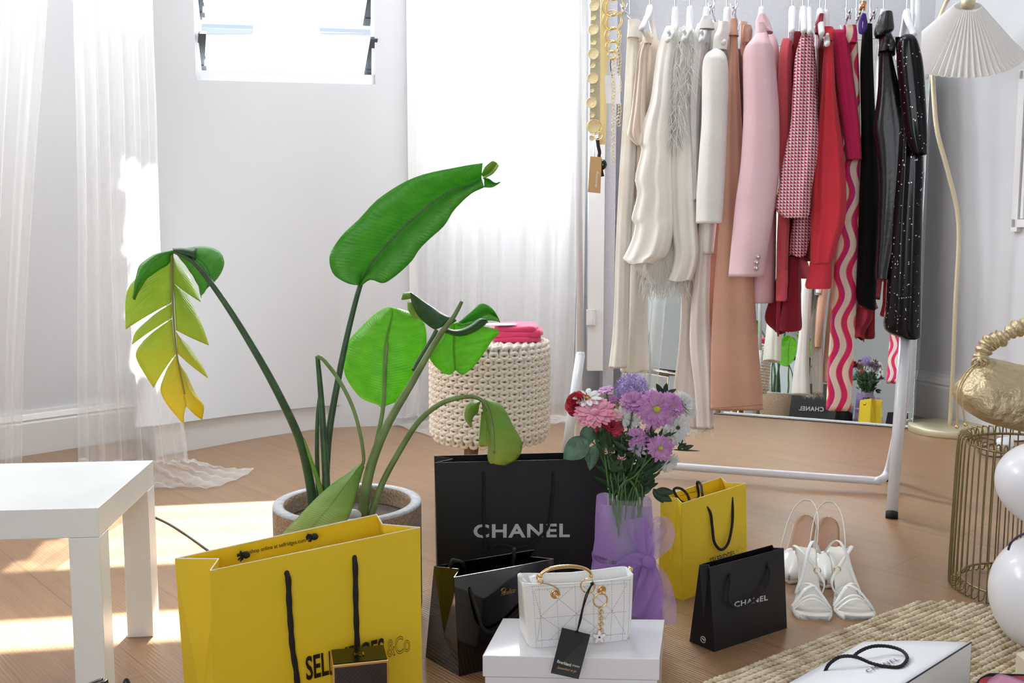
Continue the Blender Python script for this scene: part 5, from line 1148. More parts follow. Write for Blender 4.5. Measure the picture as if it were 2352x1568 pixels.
# 7 white frayed jeans
t7, o7 = garment('frayed_jeans', 'long white wide-leg jeans with a frayed hem reaching lowest of the light garments', 'trousers', F_jean, [
 ('trouser_leg', [(48,1634,1650),(300,1612,1640),(560,1600,1632),(700,1586,1628),(800,1583,1632),(900,1594,1636),(986,1598,1638)], .03, .03, dict(folds=(1.5,.005), seed=12)),
 ('trouser_leg', [(48,1622,1644),(300,1590,1618),(560,1565,1600),(700,1562,1598),(800,1556,1598),(900,1544,1602),(985,1540,1610)], -.05, .04, dict(folds=(2,.005), seed=13))], (1640,45))
tag(mk('frayed_hem', strands([(982,1560,1636),(988,1560,1638)], .01, 110, .022, .0006, 5, .9, .5), M_fth, t7))
# 6 white blazer
garment('white_blazer', 'off-white blazer with padded shoulder, left of the terracotta trousers', 'blazer', F_white, [
 ('sleeve', [(108,1636,1654),(122,1618,1666),(150,1611,1671),(200,1610,1672),(280,1609,1669),(360,1603,1666),(440,1598,1662),(513,1596,1657)], .17, .04, dict(folds=(1,.002), seed=14)),
 ('body', [(60,1645,1672),(110,1630,1672),(250,1615,1668),(450,1604,1650),(583,1608,1636)], .04, .07, dict(folds=(1,.002), seed=15)),
 ('collar', [(48,1650,1674),(64,1646,1676),(84,1638,1672),(112,1636,1668)], .15, .025, dict(folds=(1,.002), seed=16, gather=1))], (1670,50))
# 8 terracotta trousers
t8, o8 = garment('terracotta_trousers', 'terracotta cotton wide-leg trousers hanging beside the pink blazer', 'trousers', F_terra, [
 ('trouser_leg', [(46,1676,1692),(100,1674,1694),(220,1668,1700),(400,1658,1710),(520,1650,1722),(640,1640,1730),(780,1632,1740),(890,1630,1750),(943,1630,1753)], .06, .03, dict(folds=(1.2,.003), seed=17)),
 ('trouser_leg', [(46,1700,1716),(200,1690,1704),(500,1640,1660),(620,1616,1650),(760,1612,1640),(800,1616,1636)], -.02, .03, dict(folds=(1,.003), seed=18)),
 ('waistband', [(42,1676,1694),(60,1675,1694),(80,1674,1696)], .075, .02, dict(folds=(1,.001), gather=1)),
 ('waistband', [(56,1706,1726),(70,1704,1728),(96,1706,1724)], .02, .03, dict(folds=(1,.001), gather=1))], (1690,45))
M_sti = mat('brown_stitching', (140,92,74), .8)
hs = [RK(x,y,.0635) for x,y in ((1632,937),(1690,934),(1752,929))]
mk('hem_stitching', tube(spline(hs,12), .0007, 4), M_sti, t8)
# a thin brown pinstripe lining glimpsed between
garment('brown_jacket', 'narrow glimpse of a brown pinstriped jacket between terracotta trousers and pink blazer', 'jacket', F_taupe, [
 ('body', [(110,1692,1706),(200,1692,1712),(300,1694,1712),(360,1698,1708)], -.01, .04, dict(seed=19))], (1700,110))
# 9 pink blazer
t9, o9 = garment('pink_blazer', 'pale pink blazer with three buttons on the cuff, middle of the rail', 'blazer', F_pink, [
 ('sleeve', [(68,1738,1762),(84,1726,1767),(110,1708,1778),(150,1705,1782),(260,1706,1790),(380,1699,1790),(460,1688,1782),(560,1678,1766),(636,1671,1754)], .18, .045, dict(folds=(1,.0025), seed=20)),
 ('body', [(60,1748,1776),(110,1740,1790),(250,1745,1790),(450,1735,1784),(600,1720,1782),(697,1709,1780)], .03, .09, dict(folds=(1,.003), seed=21)),
 ('neck', [(50,1736,1758),(66,1733,1762),(90,1728,1768)], .16, .035, dict(folds=(1,.001), gather=1)),
 ('collar', [(30,1743,1756),(33,1740,1761),(46,1735,1768),(60,1736,1773),(67,1748,1775),(71,1760,1775)], .15, .025, dict(folds=(1,.002), seed=22, gather=1))], (1750,32))
for x, y in ((1741,590),(1738,603),(1737,616)): mk('cuff_button', lathe([(.001,.0022),(.0062,.002),(.0072,.0005),(.0072,-.002),(.001,-.002)], RK(x,y,.187), 20, -rn_*-1), mat('silver_button',(205,190,192),.2,metal=.8), t9)
# 10 coral cardigan
garment('coral_cardigan', 'coral knit cardigan directly right of the pink blazer', 'cardigan', F_coral, [
 ('sleeve', [(84,1797,1822),(130,1789,1818),(250,1786,1820),(400,1790,1818),(560,1784,1812),(692,1782,1808)], .08, .04, dict(folds=(1.5,.004), seed=23)),
 ('cuff', [(620,1784,1810),(650,1783,1810),(690,1782,1806)], .088, .03, dict(folds=(1,.001), gather=1)),
 ('body', [(84,1804,1826),(300,1800,1830),(520,1800,1840),(600,1800,1856),(640,1806,1870)], -.02, .06, dict(folds=(2,.005), seed=24))], (1820,84))
# 11 dark red blouse
garment('dark_red_blouse', 'dark red blouse whose pointed hem hangs below the houndstooth jacket', 'blouse', F_dred, [
 ('body', [(68,1812,1844),(110,1812,1838),(300,1806,1836),(500,1796,1838),(600,1792,1838),(680,1770,1840),(735,1756,1812),(764,1780,1812)], .0, .04, dict(folds=(2.5,.006), seed=25, hem=.005)),
 ('sleeve', [(590,1812,1838),(650,1806,1840),(710,1796,1841),(755,1790,1842),(762,1800,1830)], .05, .03, dict(folds=(2,.004), seed=26)),
 ('tie', [(640,1788,1796),(700,1784,1793),(745,1782,1792),(773,1786,1789)], .07, .006, dict(folds=(1,.001)))], (1845,70))
# 12 houndstooth jacket
garment('houndstooth_jacket', 'raspberry and white houndstooth jacket with flared sleeve', 'jacket', F_hound, [
 ('sleeve', [(62,1850,1866),(84,1838,1868),(130,1826,1870),(200,1821,1873),(280,1816,1880),(360,1800,1878),(430,1788,1866),(478,1781,1862),(500,1800,1856)], .17, .035, dict(folds=(1.6,.005), seed=27)),
 ('body', [(70,1852,1870),(200,1840,1880),(330,1838,1882),(450,1828,1868),(540,1816,1862),(588,1812,1852)], .07, .05, dict(folds=(1.5,.004), seed=28, hem=.004))], (1858,62))
# 13 crimson blouse behind
garment('crimson_blouse', 'crimson satin blouse behind the houndstooth jacket', 'blouse', F_crim, [
 ('collar', [(30,1880,1893),(44,1876,1892),(60,1870,1890),(74,1872,1884)], .10, .02, dict(folds=(1,.002), gather=1)),
 ('body', [(70,1876,1896),(200,1874,1900),(400,1866,1884),(600,1850,1868)], .0, .05, dict(folds=(2,.004), seed=29))], (1884,32))
garment('red_shirt', 'coral red crepe shirt with a wide buttoned cuff', 'shirt', F_red, [
 ('sleeve', [(90,1896,1914),(150,1890,1918),(220,1886,1922),(350,1872,1940),(440,1866,1946),(500,1864,1944),(560,1862,1926),(606,1862,1912)], .13, .04, dict(folds=(2.2,.006), seed=30)),
 ('cuff', [(603,1861,1913),(630,1856,1912),(655,1850,1911),(664,1854,1908)], .125, .03, dict(folds=(1,.002), seed=31, gather=1)),
 ('collar', [(60,1890,1914),(74,1890,1920),(92,1894,1912)], .12, .02, dict(folds=(1,.002), gather=1)),
 ('body', [(84,1896,1920),(300,1880,1940),(500,1872,1930)], .02, .05, dict(folds=(2,.003), seed=32))], (1897,62))
# 14 magenta top
garment('magenta_top', 'magenta knit top with an open sleeve hem, right of the coral red shirt', 'top', F_mag, [
 ('body', [(64,1912,1944),(84,1912,1950),(200,1924,1966),(300,1938,1978),(366,1945,1981)], .08, .035, dict(folds=(1.2,.003), seed=33)),
 ('lining', [(70,1918,1946),(140,1922,1952),(220,1932,1960)], .02, .03, dict(seed=34))], (1944,66))
# 15 wavy trousers
garment('wavy_trousers', 'cream trousers with wavy pink and red stripes', 'trousers', F_wavy, [
 ('waistband', [(56,1938,1968),(70,1940,1970),(96,1950,1971)], .10, .02, dict(folds=(1,.001), gather=1)),
 ('trouser_leg', [(90,1950,1972),(200,1955,1976),(330,1940,1978),(450,1926,1975),(560,1920,1972),(700,1912,1968),(820,1904,1962),(944,1898,1956)], .04, .03, dict(folds=(1.5,.003), seed=35))], (1967,58))
# 16 black trousers
garment('black_trousers', 'black trousers hanging between the wavy striped trousers and the leather jacket', 'trousers', F_black, [
 ('trouser_leg', [(50,1984,2006),(150,1978,2008),(300,1980,2014),(450,1976,2020),(600,1972,2018),(690,1970,2014),(712,1998,2014)], .06, .035, dict(folds=(1.2,.003), seed=36))], (1998,50))
c = RK(1982,60,.10)
tag(mk('purple_loop', tube(spline([RK(1982,30,.10),RK(1976,55,.10),RK(1978,75,.10),RK(1988,60,.10),RK(1984,32,.10)],20), .006, 8, flat=.4), fabric('purple_velvet',(84,50,150))), 'purple velvet hanging loop under the copper hanger collar', 'loop')
# 17 leather jacket
garment('leather_jacket', 'black leather jacket with an upturned collar', 'jacket', F_leath, [
 ('sleeve', [(92,2026,2052),(130,2024,2054),(220,2018,2076),(290,2008,2100),(340,2014,2100),(420,2020,2090),(500,2018,2080),(560,2016,2066),(620,2012,2050),(642,2012,2046)], .15, .045, dict(folds=(1.1,.003), seed=37)),
 ('body', [(60,2026,2050),(120,2014,2050),(300,2012,2050),(560,2012,2046)], .02, .05, dict(folds=(1.5,.004), seed=38)),
 ('neck', [(60,2018,2050),(90,2022,2052),(120,2020,2060)], .13, .04, dict(folds=(1,.002), gather=1)),
 ('collar', [(24,2030,2051),(27,2025,2053),(44,2018,2055),(62,2011,2056),(72,2010,2046),(80,2013,2030)], .16, .03, dict(folds=(1,.003), seed=39, gather=1)),
 ('lapel', [(76,2028,2050),(96,2026,2058),(116,2020,2058)], .155, .02, dict(folds=(1,.003), seed=40, gather=1))], (2030,30))
# 18 sequin jacket
garment('sequin_jacket', 'black sequin jacket at the right end of the rail', 'jacket', F_seq, [
 ('sleeve', [(74,2078,2100),(90,2066,2112),(140,2064,2124),(220,2072,2130),(300,2082,2134),(352,2100,2133)], .24, .04, dict(folds=(1.5,.003), seed=41)),
 ('body', [(80,2060,2110),(200,2068,2118),(350,2062,2126),(480,2052,2124),(600,2044,2122),(700,2038,2121),(756,2034,2120),(778,2068,2119)], .17, .045, dict(folds=(1.6,.004), seed=42, hem=.003))], (2083,78))
# ================================================================ MIRROR
M_mir = mat('mirror_silver', (225,232,230), .01, metal=1); M_mb = mat('black_mirror_back', (20,20,24), .6); M_mf = mat('thin_silver_frame', (190,195,200), .25, metal=.8)
mb0 = G(1424,934); mb1 = G(2096,985); mx_ = (mb1-mb0); mwid = mx_.length; mx_.normalize(); mn_ = Vector((mx_.y,-mx_.x,0)); lean = math.radians(6)
mup = (Vector((0,0,1))*math.cos(lean)-mn_*math.sin(lean)); mfn = mx_.cross(mup).normalized(); mfn = mfn if mfn.y < 0 else -mfn
mh = 1.62; rr = .10; mc = (mb0+mb1)/2
mr = thing('floor_mirror', 'large leaning floor mirror with rounded corners behind the clothes rail', 'mirror', tuple(mc))
def mpoly(ins):
    P = [mb0+mx_*ins+mup*(.004+ins), mb1-mx_*ins+mup*(.004+ins)]
    for cx, a0 in ((mwid-rr-ins, 0), (rr+ins, 90)):
        for k in range(9):
            a = math.radians(a0+90*k/8); P.append(mb0+mx_*(cx+math.cos(a)*rr)+mup*(mh-rr-ins+math.sin(a)*rr))
    return P
def pslab(P, nrm, t0, t1):
    n = len(P); return [p+nrm*t0 for p in P]+[p+nrm*t1 for p in P], [list(range(n)), [n+i for i in range(n)][::-1]]+[[i,n+i,n+(i+1)%n,(i+1)%n] for i in range(n)]
mk('backing', pslab(mpoly(0), mfn, -.022, -.002), M_mb, mr, smooth=False)
mk('mirror_glass', pslab(mpoly(.003), mfn, -.002, .0), M_mir, mr, smooth=False)
mk('frame', tube(mpoly(0), .0025, 8, closed=True), M_mf, mr)
# ================================================================ BELTS AND CHAINS AT THE LEFT POST
M_bg = mat('pale_gold', (236,218,172), .35, metal=.5, bump=1, scale=500); M_wire = mat('gold_wire', (232,206,140), .15, metal=.9)
def bp_(px, py, off=.05): return RK(px, py, off)
b1 = thing('disc_belt', 'gold coin-disc belt hanging at the left end of the clothes rail', 'belt', tuple(bp_(1365,300)))
mk('strip', hexa([bp_(1354,300,.03),bp_(1378,300,.03),bp_(1378,300,.026),bp_(1354,300,.026)], [bp_(1357,-30,.03),bp_(1379,-30,.03),bp_(1379,-30,.026),bp_(1357,-30,.026)]), mat('glitter_strap',(206,200,170),.5,bump=1,scale=500), b1, smooth=False)
for x, y, r in ((1365,14,12),(1363,40,7),(1363,68,12.5),(1364,97,7),(1363,124,13),(1361,150,7),(1362,180,13),(1360,207,6),(1359,236,13),(1360,264,7),(1363,290,16),(1359,317,6)):
    o = mk('disc', lathe([(.001,.002),(pxw(r*.85,3.1),.0016),(pxw(r*.95,3.1),.0026),(pxw(r,3.1),.001),(pxw(r*.95,3.1),-.001)], bp_(x,y,.04), 24, rn_), M_bg, b1)
mk('ring', torus(bp_(1366,292,.045), pxw(16,3.1), .0012, rn_, 28, 6), M_wire, b1); mk('ring', torus(bp_(1374,312,.045), pxw(9,3.1), .0012, rn_, 24, 6), M_wire, b1)
gd = thing('gold_display_strip', 'flat gold display strip hanging behind the disc belt', 'display strip', tuple(bp_(1388,330,.0)))
mk('strip', hexa([bp_(1374,332,.0),bp_(1392,332,.0),bp_(1392,332,-.004),bp_(1374,332,-.004)], [bp_(1381,-30,.0),bp_(1399,-30,.0),bp_(1399,-30,-.004),bp_(1381,-30,-.004)]), mat('satin_gold',(222,200,150),.35,metal=.5), gd, smooth=False)
kt = thing('kraft_tag', 'tan kraft cardboard tag hanging below the disc belt', 'tag', tuple(bp_(1365,443,.05)))
q = [bp_(1350,441,.05),bp_(1379,444,.05),bp_(1382,361,.05),bp_(1356,359,.05)]
mk('card', (q,[[0,1,2,3]]), mat('kraft_card',(196,158,112),.8), kt, smooth=False, solid=.0012)
letters('lettering', 'Accessorize', bp_(1370,394,.051), bp_(1367,430,.051), bp_(1376,394,.051), mat('white_print',(240,236,228),.5), kt, lift=.0012)
mk('cord', tube([bp_(1364,330,.05), bp_(1366,362,.05)], .0008, 6), M_chr, kt)
sg = thing('black_strap_tag', 'black strap with a round black tag beside the kraft tag', 'tag', tuple(bp_(1384,410,.03)))
mk('strap', tube(spline([bp_(1372,318,.03),bp_(1374,335,.03),bp_(1377,350,.03),bp_(1376,365,.03),bp_(1384,405,.02)],16), .007, 8, flat=.35), M_rope, sg)
mk('disc', lathe([(.001,.001),(pxw(13,3.1),.001),(pxw(13,3.1),-.001),(.001,-.001)], bp_(1381,378,.025), 28, rn_), M_blkg, sg)
rc_ = thing('ring_chain_belt', 'chain belt of large linked gold wire rings beside the disc belt', 'belt', tuple(bp_(1408,140)))
for x, y, r in ((1411,-22,22),(1410,12,24),(1408,46,21),(1409,80,17),(1407,106,13),(1408,126,9)):
    mk('ring', join(torus(bp_(x-3,y,.03), pxw(r,3.1), .0016, rn_, 32, 8), torus(bp_(x+3,y+2,.024), pxw(r*.88,3.1), .0014, rn_, 32, 8), tube([bp_(x-6,y+r*.92,.03),bp_(x+6,y+r*.92,.03)], .0042, 8)), M_wire, rc_)
def finechain(label, x0, y0, y1, off, w=3.6):
    n = int((y1-y0)/8); c = bp_(x0,y1,off); t = thing('fine_chain', label, 'necklace', tuple(c))
    mk('links', join(*[torus(bp_(x0+1.5*math.sin(i*.9),y0+8*i,off), pxw(w,3.1), .0009, rn_ if i%2 else (rn_+rx*.8), 14, 5, sy=1.2) for i in range(n)]), M_wire, t); return t
finechain('thin rose gold chain below the large ring chain', 1408, 142, 388, .03)
finechain('thin gold chain right of the rose gold chain, partly behind the white tag', 1422, 70, 300, .01)
wt = thing('white_tag', 'blank white card tag hanging on the ring chain belt', 'tag', tuple(bp_(1405,238,.02)))
mk('card', ([bp_(1392,237,.02),bp_(1425,239,.02),bp_(1424,173,.02),bp_(1388,173,.02)],[[0,1,2,3]]), M_wht, wt, smooth=False, solid=.001)
mk('cord', tube(spline([bp_(1404,135,.025),bp_(1402,150,.025),bp_(1406,174,.022)],8), .0012, 6), M_rope, wt)
# ================================================================ FLOOR LAMP
M_brs = mat('brushed_brass', (216,206,176), .5, metal=.75)
lb_ = G(2180,979); bc = G(2181,977,.03); dL = (bc.y)/math.cos(TH); dLz = 4.02
fl = thing('floor_lamp', 'brass floor lamp with a curved stem and white pleated shade', 'lamp', (lb_.x,lb_.y,0))
cx = G(2176,975,.03); RB = .148
mk('base', lathe([(.001,0),(RB*.99,0),(RB,.003),(RB,.025),(RB*.985,.028),(.001,.028)], (cx.x,cx.y,0), 72), M_brs, fl)
dd = (G(2181,979).y*math.cos(TH)+(H)*math.sin(TH))
def LPn(px, py, dy=0): return PL(px, py, Vector((0,cx.y+dy,0)), Vector((0,1,0)))
pole = [LPn(2181,978),LPn(2188,850),LPn(2194,700),LPn(2200,600),LPn(2202,530),LPn(2196,470),LPn(2174,382),LPn(2153,303),LPn(2145,223),LPn(2142,140),LPn(2148,80),LPn(2160,36,.0),LPn(2176,0,-.01),LPn(2198,-26,-.10),LPn(2216,-28,-.24),LPn(2222,-8,-.28),LPn(2223,4,-.28)]
mk('stem', tube(spline(pole, 90), .0088, 16), M_brs, fl)
M_shade = mat('white_pleated_paper', (240,238,236), .8, trans=.3)
sT = LPn(2222,14,-.28)+Vector((0,.0,0)); axs = Vector((-.12,-.50,.86)).normalized(); hS = .185
nP = 56; V = []
us = axs.orthogonal().normalized(); ws = axs.cross(us)
for j in range(9):
    v = j/8; r = .046+(.205-.046)*v
    for k in range(nP*4):
        a = 2*math.pi*k/(nP*4); tri = abs(((k/4) % 1)-.5)*4-1; rr_ = r+(.003+.011*v)*tri
        V.append(sT-axs*(hS*v-(.008*tri if v > .95 else 0))+us*(math.cos(a)*rr_)+ws*(math.sin(a)*rr_))
n4 = nP*4
mk('lamp_shade', (V, [[j*n4+k,j*n4+(k+1)%n4,(j+1)*n4+(k+1)%n4,(j+1)*n4+k] for j in range(8) for k in range(n4)]), M_shade, fl, smooth=False)
mk('shade_holder', tube([sT+axs*.045, sT-axs*.004], .024, 24), M_brs, fl)
mk('socket', tube([sT-axs*.004, sT-axs*.08], .018, 16), M_hg, fl)
tag(mk('lamp_cable', tube(spline([G(2200,1005,.005),G(2235,1002,.005),G(2290,1012,.005),G(2330,1028,.005),G(2300,1048,.005),G(2260,1044,.005),G(2250,1030,.005),G(2300,1016,.005),G(2400,1010,.005)],60), .0032, 6), mat('brown_flex',(92,72,56),.6)), 'coiled brown cable on the floor behind the gold wire table', 'cable')
rsn = random.Random(8)
def crumple(c, r, seed, nu=22, nv=14, k=.35):
    rs = random.Random(seed); dirs = [Vector((rs.gauss(0,1),rs.gauss(0,1),rs.gauss(0,1))).normalized() for _ in range(26)]; hs_ = [rs.uniform(1-k,1) for _ in dirs]
    V, Fc = ball(Vector((0,0,0)), 1, nu, nv); out = []
    for p in V:
        d = p.normalized(); m_ = min(h/max(.15,d.dot(e)) for e, h in zip(dirs, hs_)); out.append(Vector(c)+Vector((d.x*r[0],d.y*r[1],d.z*r[2]))*min(1.1,m_))
    return out, Fc
pp = G(2308,1040); tag(mk('crumpled_paper', crumple((pp.x,pp.y,.030), (.035,.03,.032), 3), M_wht, smooth=False), 'ball of crumpled white paper on the floor seen through the wire table', 'paper')
# thin cable on the floor at the left
tag(mk('floor_cable', tube(spline([G(340,1180,.003),G(385,1200,.003),G(430,1228,.003),G(478,1262,.003),G(520,1290,.003)],30), .0028, 6), mat('grey_cable',(70,72,70),.5)), 'thin dark cable on the sunlit floor between white table and yellow bag', 'cable')
# ================================================================ WIRE TABLE
M_wt = mat('antique_gold_wire', (150,138,98), .36, metal=.8)
wc_ = L(2345,1340,2.24); wc_.z = 0; RW = .150; zw = .352; 
wt_ = thing('wire_side_table', 'round gold wire drum side table under the gold handbag', 'table', tuple(wc_))
nW = 52
def wire(k):
    a = 2*math.pi*(k+.3)/nW; d = Vector((math.cos(a), math.sin(a), 0)); c = Vector((wc_.x,wc_.y,0)); tn = Vector((-d.y,d.x,0))*.006
    P = [c+d*(RW-.022)+Vector((0,0,.022))+tn*0, c+d*(RW-.016)+Vector((0,0,.006)), c+d*(RW-.004)+Vector((0,0,.004)), c+d*RW+Vector((0,0,.022)), c+d*(RW-.002)+Vector((0,0,.17)), c+d*(RW-.006)+Vector((0,0,zw-.02)), c+d*(RW-.014)+Vector((0,0,zw-.002)), c+d*(RW-.024)+Vector((0,0,zw-.004)), c+d*(RW-.028)+Vector((0,0,zw-.02))]
    return tube(spline(P, 30), .0017, 6)
for k in range(nW): mk('wire', wire(k), M_wt, wt_)
for z in (.022, zw-.018): mk('ring', torus((wc_.x,wc_.y,z), RW-.024, .003, (0,0,1), 72, 8), M_wt, wt_)
0 and mk('tray', lathe([(.001,-.0015),(RW-.06,-.0015),(RW-.058,.0015),(.001,.0015)], (wc_.x,wc_.y,zw-.006), 64), mat('dark_bronze',(60,50,36),.4,metal=.6), wt_)
# ================================================================ GOLD HANDBAG
M_gl = mat('crinkled_gold_leather', (208,192,156), .34, metal=.8, bump=1.0, scale=42, detail=12)
for n_ in M_gl.node_tree.nodes:
    if n_.type == 'BUMP': n_.inputs['Distance'].default_value = .012
dG = 2.17; gc = L(2345,985,dG)
gbg = thing('gold_handbag', 'crinkled metallic gold slouchy handbag with ruched handle, on the wire table', 'handbag', (gc.x,gc.y,zw))
cols = [(2198,888,908),(2204,875,925),(2222,852,944),(2244,836,958),(2262,822,968),(2300,826,980),(2352,838,990),(2420,840,990),(2470,845,980),(2500,870,950),(2514,890,920)]
Tp = spline([L(x,a,dG) for x,a,b in cols], 60); Bp = spline([L(x,b,dG) for x,a,b in cols], 60); na = 36; V = []; mnz = min(p.z for p in Bp)
for j in range(60):
    v = j/59; c = (Tp[j]+Bp[j])/2; h = (Tp[j]-Bp[j])/2; th = .066*min(1,.35+v*2.2)
    th *= min(1, (1-v)*8+.2)
    for i in range(na):
        a = 2*math.pi*i/na; z = math.sin(a); fl_t = 1 if z < 0 else (1-.62*z**2)
        V.append(c+h*math.copysign(abs(z)**.8, z)+Vector((0,-1,0))*math.copysign(abs(math.cos(a))**.8, math.cos(a))*th*fl_t*(1+.03*math.sin(9*v+a*2)))
dz_ = zw+.002-min(p.z for p in V)
mk('body', (V, [[j*na+i,j*na+(i+1)%na,(j+1)*na+(i+1)%na,(j+1)*na+i][::-1] for j in range(59) for i in range(na)]+[list(range(na)), [59*na+i for i in range(na)][::-1]]), M_gl, gbg)
hp_ = [(2252,826),(2262,800),(2276,785),(2300,776),(2322,762),(2352,748),(2390,742),(2430,752),(2460,790),(2470,830)]
Q = spline([L(x,y,dG-.01) for x,y in hp_], 150); R_ = []
hr = random.Random(5); lump = [hr.uniform(.7,1.15) for _ in range(40)]
for i in range(150):
    k = i/150*17; f = k%1; R_.append(pxw(19,dG)*(.58+.42*math.sin(math.pi*f)**.6)*lump[int(k)])
mk('ruched_handle', tube(Q, R_, 18), M_gl, gbg)
mk('knot', join(*[torus(L(2252+dx,830+dy,dG-.04), .0095, .0032, ax_, 20, 8) for dx,dy,ax_ in ((-3,0,(1,0,.3)),(4,2,(.6,.5,.4)),(0,-3,(-.5,.6,.5)),(-8,3,(.3,.8,.1)))]), M_gl, gbg)
for P in ([(2246,832),(2222,852),(2206,880),(2198,905),(2198,950),(2198,980)], [(2248,834),(2226,858),(2210,885),(2208,910),(2213,945),(2218,975)]):
    Qc = spline([L(x,y,dG-.055) for x,y in P], 30); c = mk('cord', tube(Qc, .0019, 8), mat('gold_cord',(196,172,130),.4,metal=.5), gbg)
    mk('cord_bead', ball(Qc[-1], .0042, 12, 8), M_st, c)
mk('label_bar', box(L(2346,946,dG-.066), (.022,.001,.0022)), mat('embossed_bronze',(170,146,108),.4,metal=.7), gbg)
# ================================================================ BALLOONS
M_bal = mat('pearl_white_latex', (238,238,244), .32, coat=.3, spec=.4)
def balloon(label, px, py, rx_, rz_, d, nm='white_balloon'):
    c = L(px,py,d); a, b = pxw(rx_,d), pxw(rz_,d); t = thing(nm, label, 'balloon', (c.x,c.y,c.z-b))
    V, Fc = ball((0,0,0), 1, 48, 32); out = []
    for p in V: k = 1-.10*min(0,p.z)**2*0+(.06*p.z); out.append(c+Vector((p.x*a*k,p.y*a*k,p.z*b)))
    mk('skin', (out,Fc), M_bal, t); return t, c
balloon('white balloon at the right edge, the upper of the two', 2402,1112, 107, 98, 1.92)
t, c = balloon('white balloon at the right edge, the lower and larger of the two', 2425,1372, 142, 146, 1.94)
tag(mk('dark_ribbon', tube(spline([L(2316,1262,1.86),L(2322,1246,1.85),L(2338,1232,1.85),L(2360,1222,1.87)],16), .0022, 8), mat('dark_purple_ribbon',(60,44,76),.4)), 'dark purple ribbon tied between the two white balloons', 'ribbon')
# ================================================================ SHOES
M_sh = mat('white_shoe_leather', (240,240,238), .28, coat=.25); M_ins = mat('off_white_insole', (232,230,222), .5); M_tan = mat('tan_insole', (168,128,102), .45); M_sole = mat('dark_sole', (60,48,40), .7)
def shoe_frame(toe, heel_dir):      # toe on the floor; heel_dir points from toe to heel
    y = Vector((heel_dir[0],heel_dir[1],0)).normalized(); x = Vector((-y.y,y.x,0))*-1; return toe, x, y
def sole(T, x, y, Ln, hh, Wp, th, m_top, nm, parent, zoff=0, inset=0, steep=False):
    """s=0 toe .. 1 heel; returns a function s,u -> point on the insole"""
    def zc(s):
        if s < .32: return .010
        if steep: k = (s-.32)/.68; return .010+(hh-.010)*(k**1.15)
        if s < .85: k = (s-.32)/.53; return .010+(hh-.010)*(k*k*(3-2*k))
        return hh+(s-.85)*.02
    def w(s): return np.interp(s, [p[0] for p in Wp], [p[1] for p in Wp])
    tot = Ln
    def yy(s): return s*tot
    def top(s, u): return T+y*yy(s)+x*(w(s)*u)+Vector((0,0,zc(s)))
    N_, M_ = 34, 9; V = []
    for j in range(N_):
        s = j/(N_-1)
        for i in range(M_): u = -1+2*i/(M_-1); V.append(top(s,u*(1-inset))+Vector((0,0,.002*u*u+zoff)))
    for j in range(N_):
        s = j/(N_-1); t2 = th if s < .35 else th*.6
        for i in range(M_): u = -1+2*i/(M_-1); V.append(top(s,u*(1-inset)*.97)+Vector((0,0,-min(t2,zc(s)-.0005)+zoff)))
    o = N_*M_; Fc = [[j*M_+i,j*M_+i+1,(j+1)*M_+i+1,(j+1)*M_+i] for j in range(N_-1) for i in range(M_-1)]
    Fc += [[o+a for a in q[::-1]] for q in Fc[:]]
    for j in range(N_-1): Fc += [[j*M_,(j+1)*M_,o+(j+1)*M_,o+j*M_], [j*M_+M_-1,o+j*M_+M_-1,o+(j+1)*M_+M_-1,(j+1)*M_+M_-1]]
    for i in range(M_-1): Fc += [[i,o+i,o+i+1,i+1], [(N_-1)*M_+i,(N_-1)*M_+i+1,o+(N_-1)*M_+i+1,o+(N_-1)*M_+i]]
    mk(nm, (V,Fc), m_top, parent); return top
def strap(P, w, parent, nm='strap', m=None, n=30, t=.0022):
    Q = spline(P, n); V = []; c0 = sum(P, Vector())/len(P)
    for j in range(n):
        tg_ = (Q[min(n-1,j+1)]-Q[max(0,j-1)]).normalized(); out = (Q[j]-c0); out = (out-tg_*out.dot(tg_)).normalized(); s = tg_.cross(out)
        for a in range(8):
            an = 2*math.pi*a/8; V.append(Q[j]+s*(math.cos(an)*w/2)+out*(math.sin(an)*t*.5))
    return mk(nm, (V, [[j*8+a,j*8+(a+1)%8,(j+1)*8+(a+1)%8,(j+1)*8+a] for j in range(n-1) for a in range(8)]+[list(range(8))[::-1],[(n-1)*8+a for a in range(8)]]), m or M_sh, parent)
WS = [(0,.030),(.02,.033),(.08,.038),(.2,.041),(.35,.034),(.52,.022),(.72,.020),(.92,.023),(.98,.017),(1,.010)]
SG = 'white high-heeled shoes'
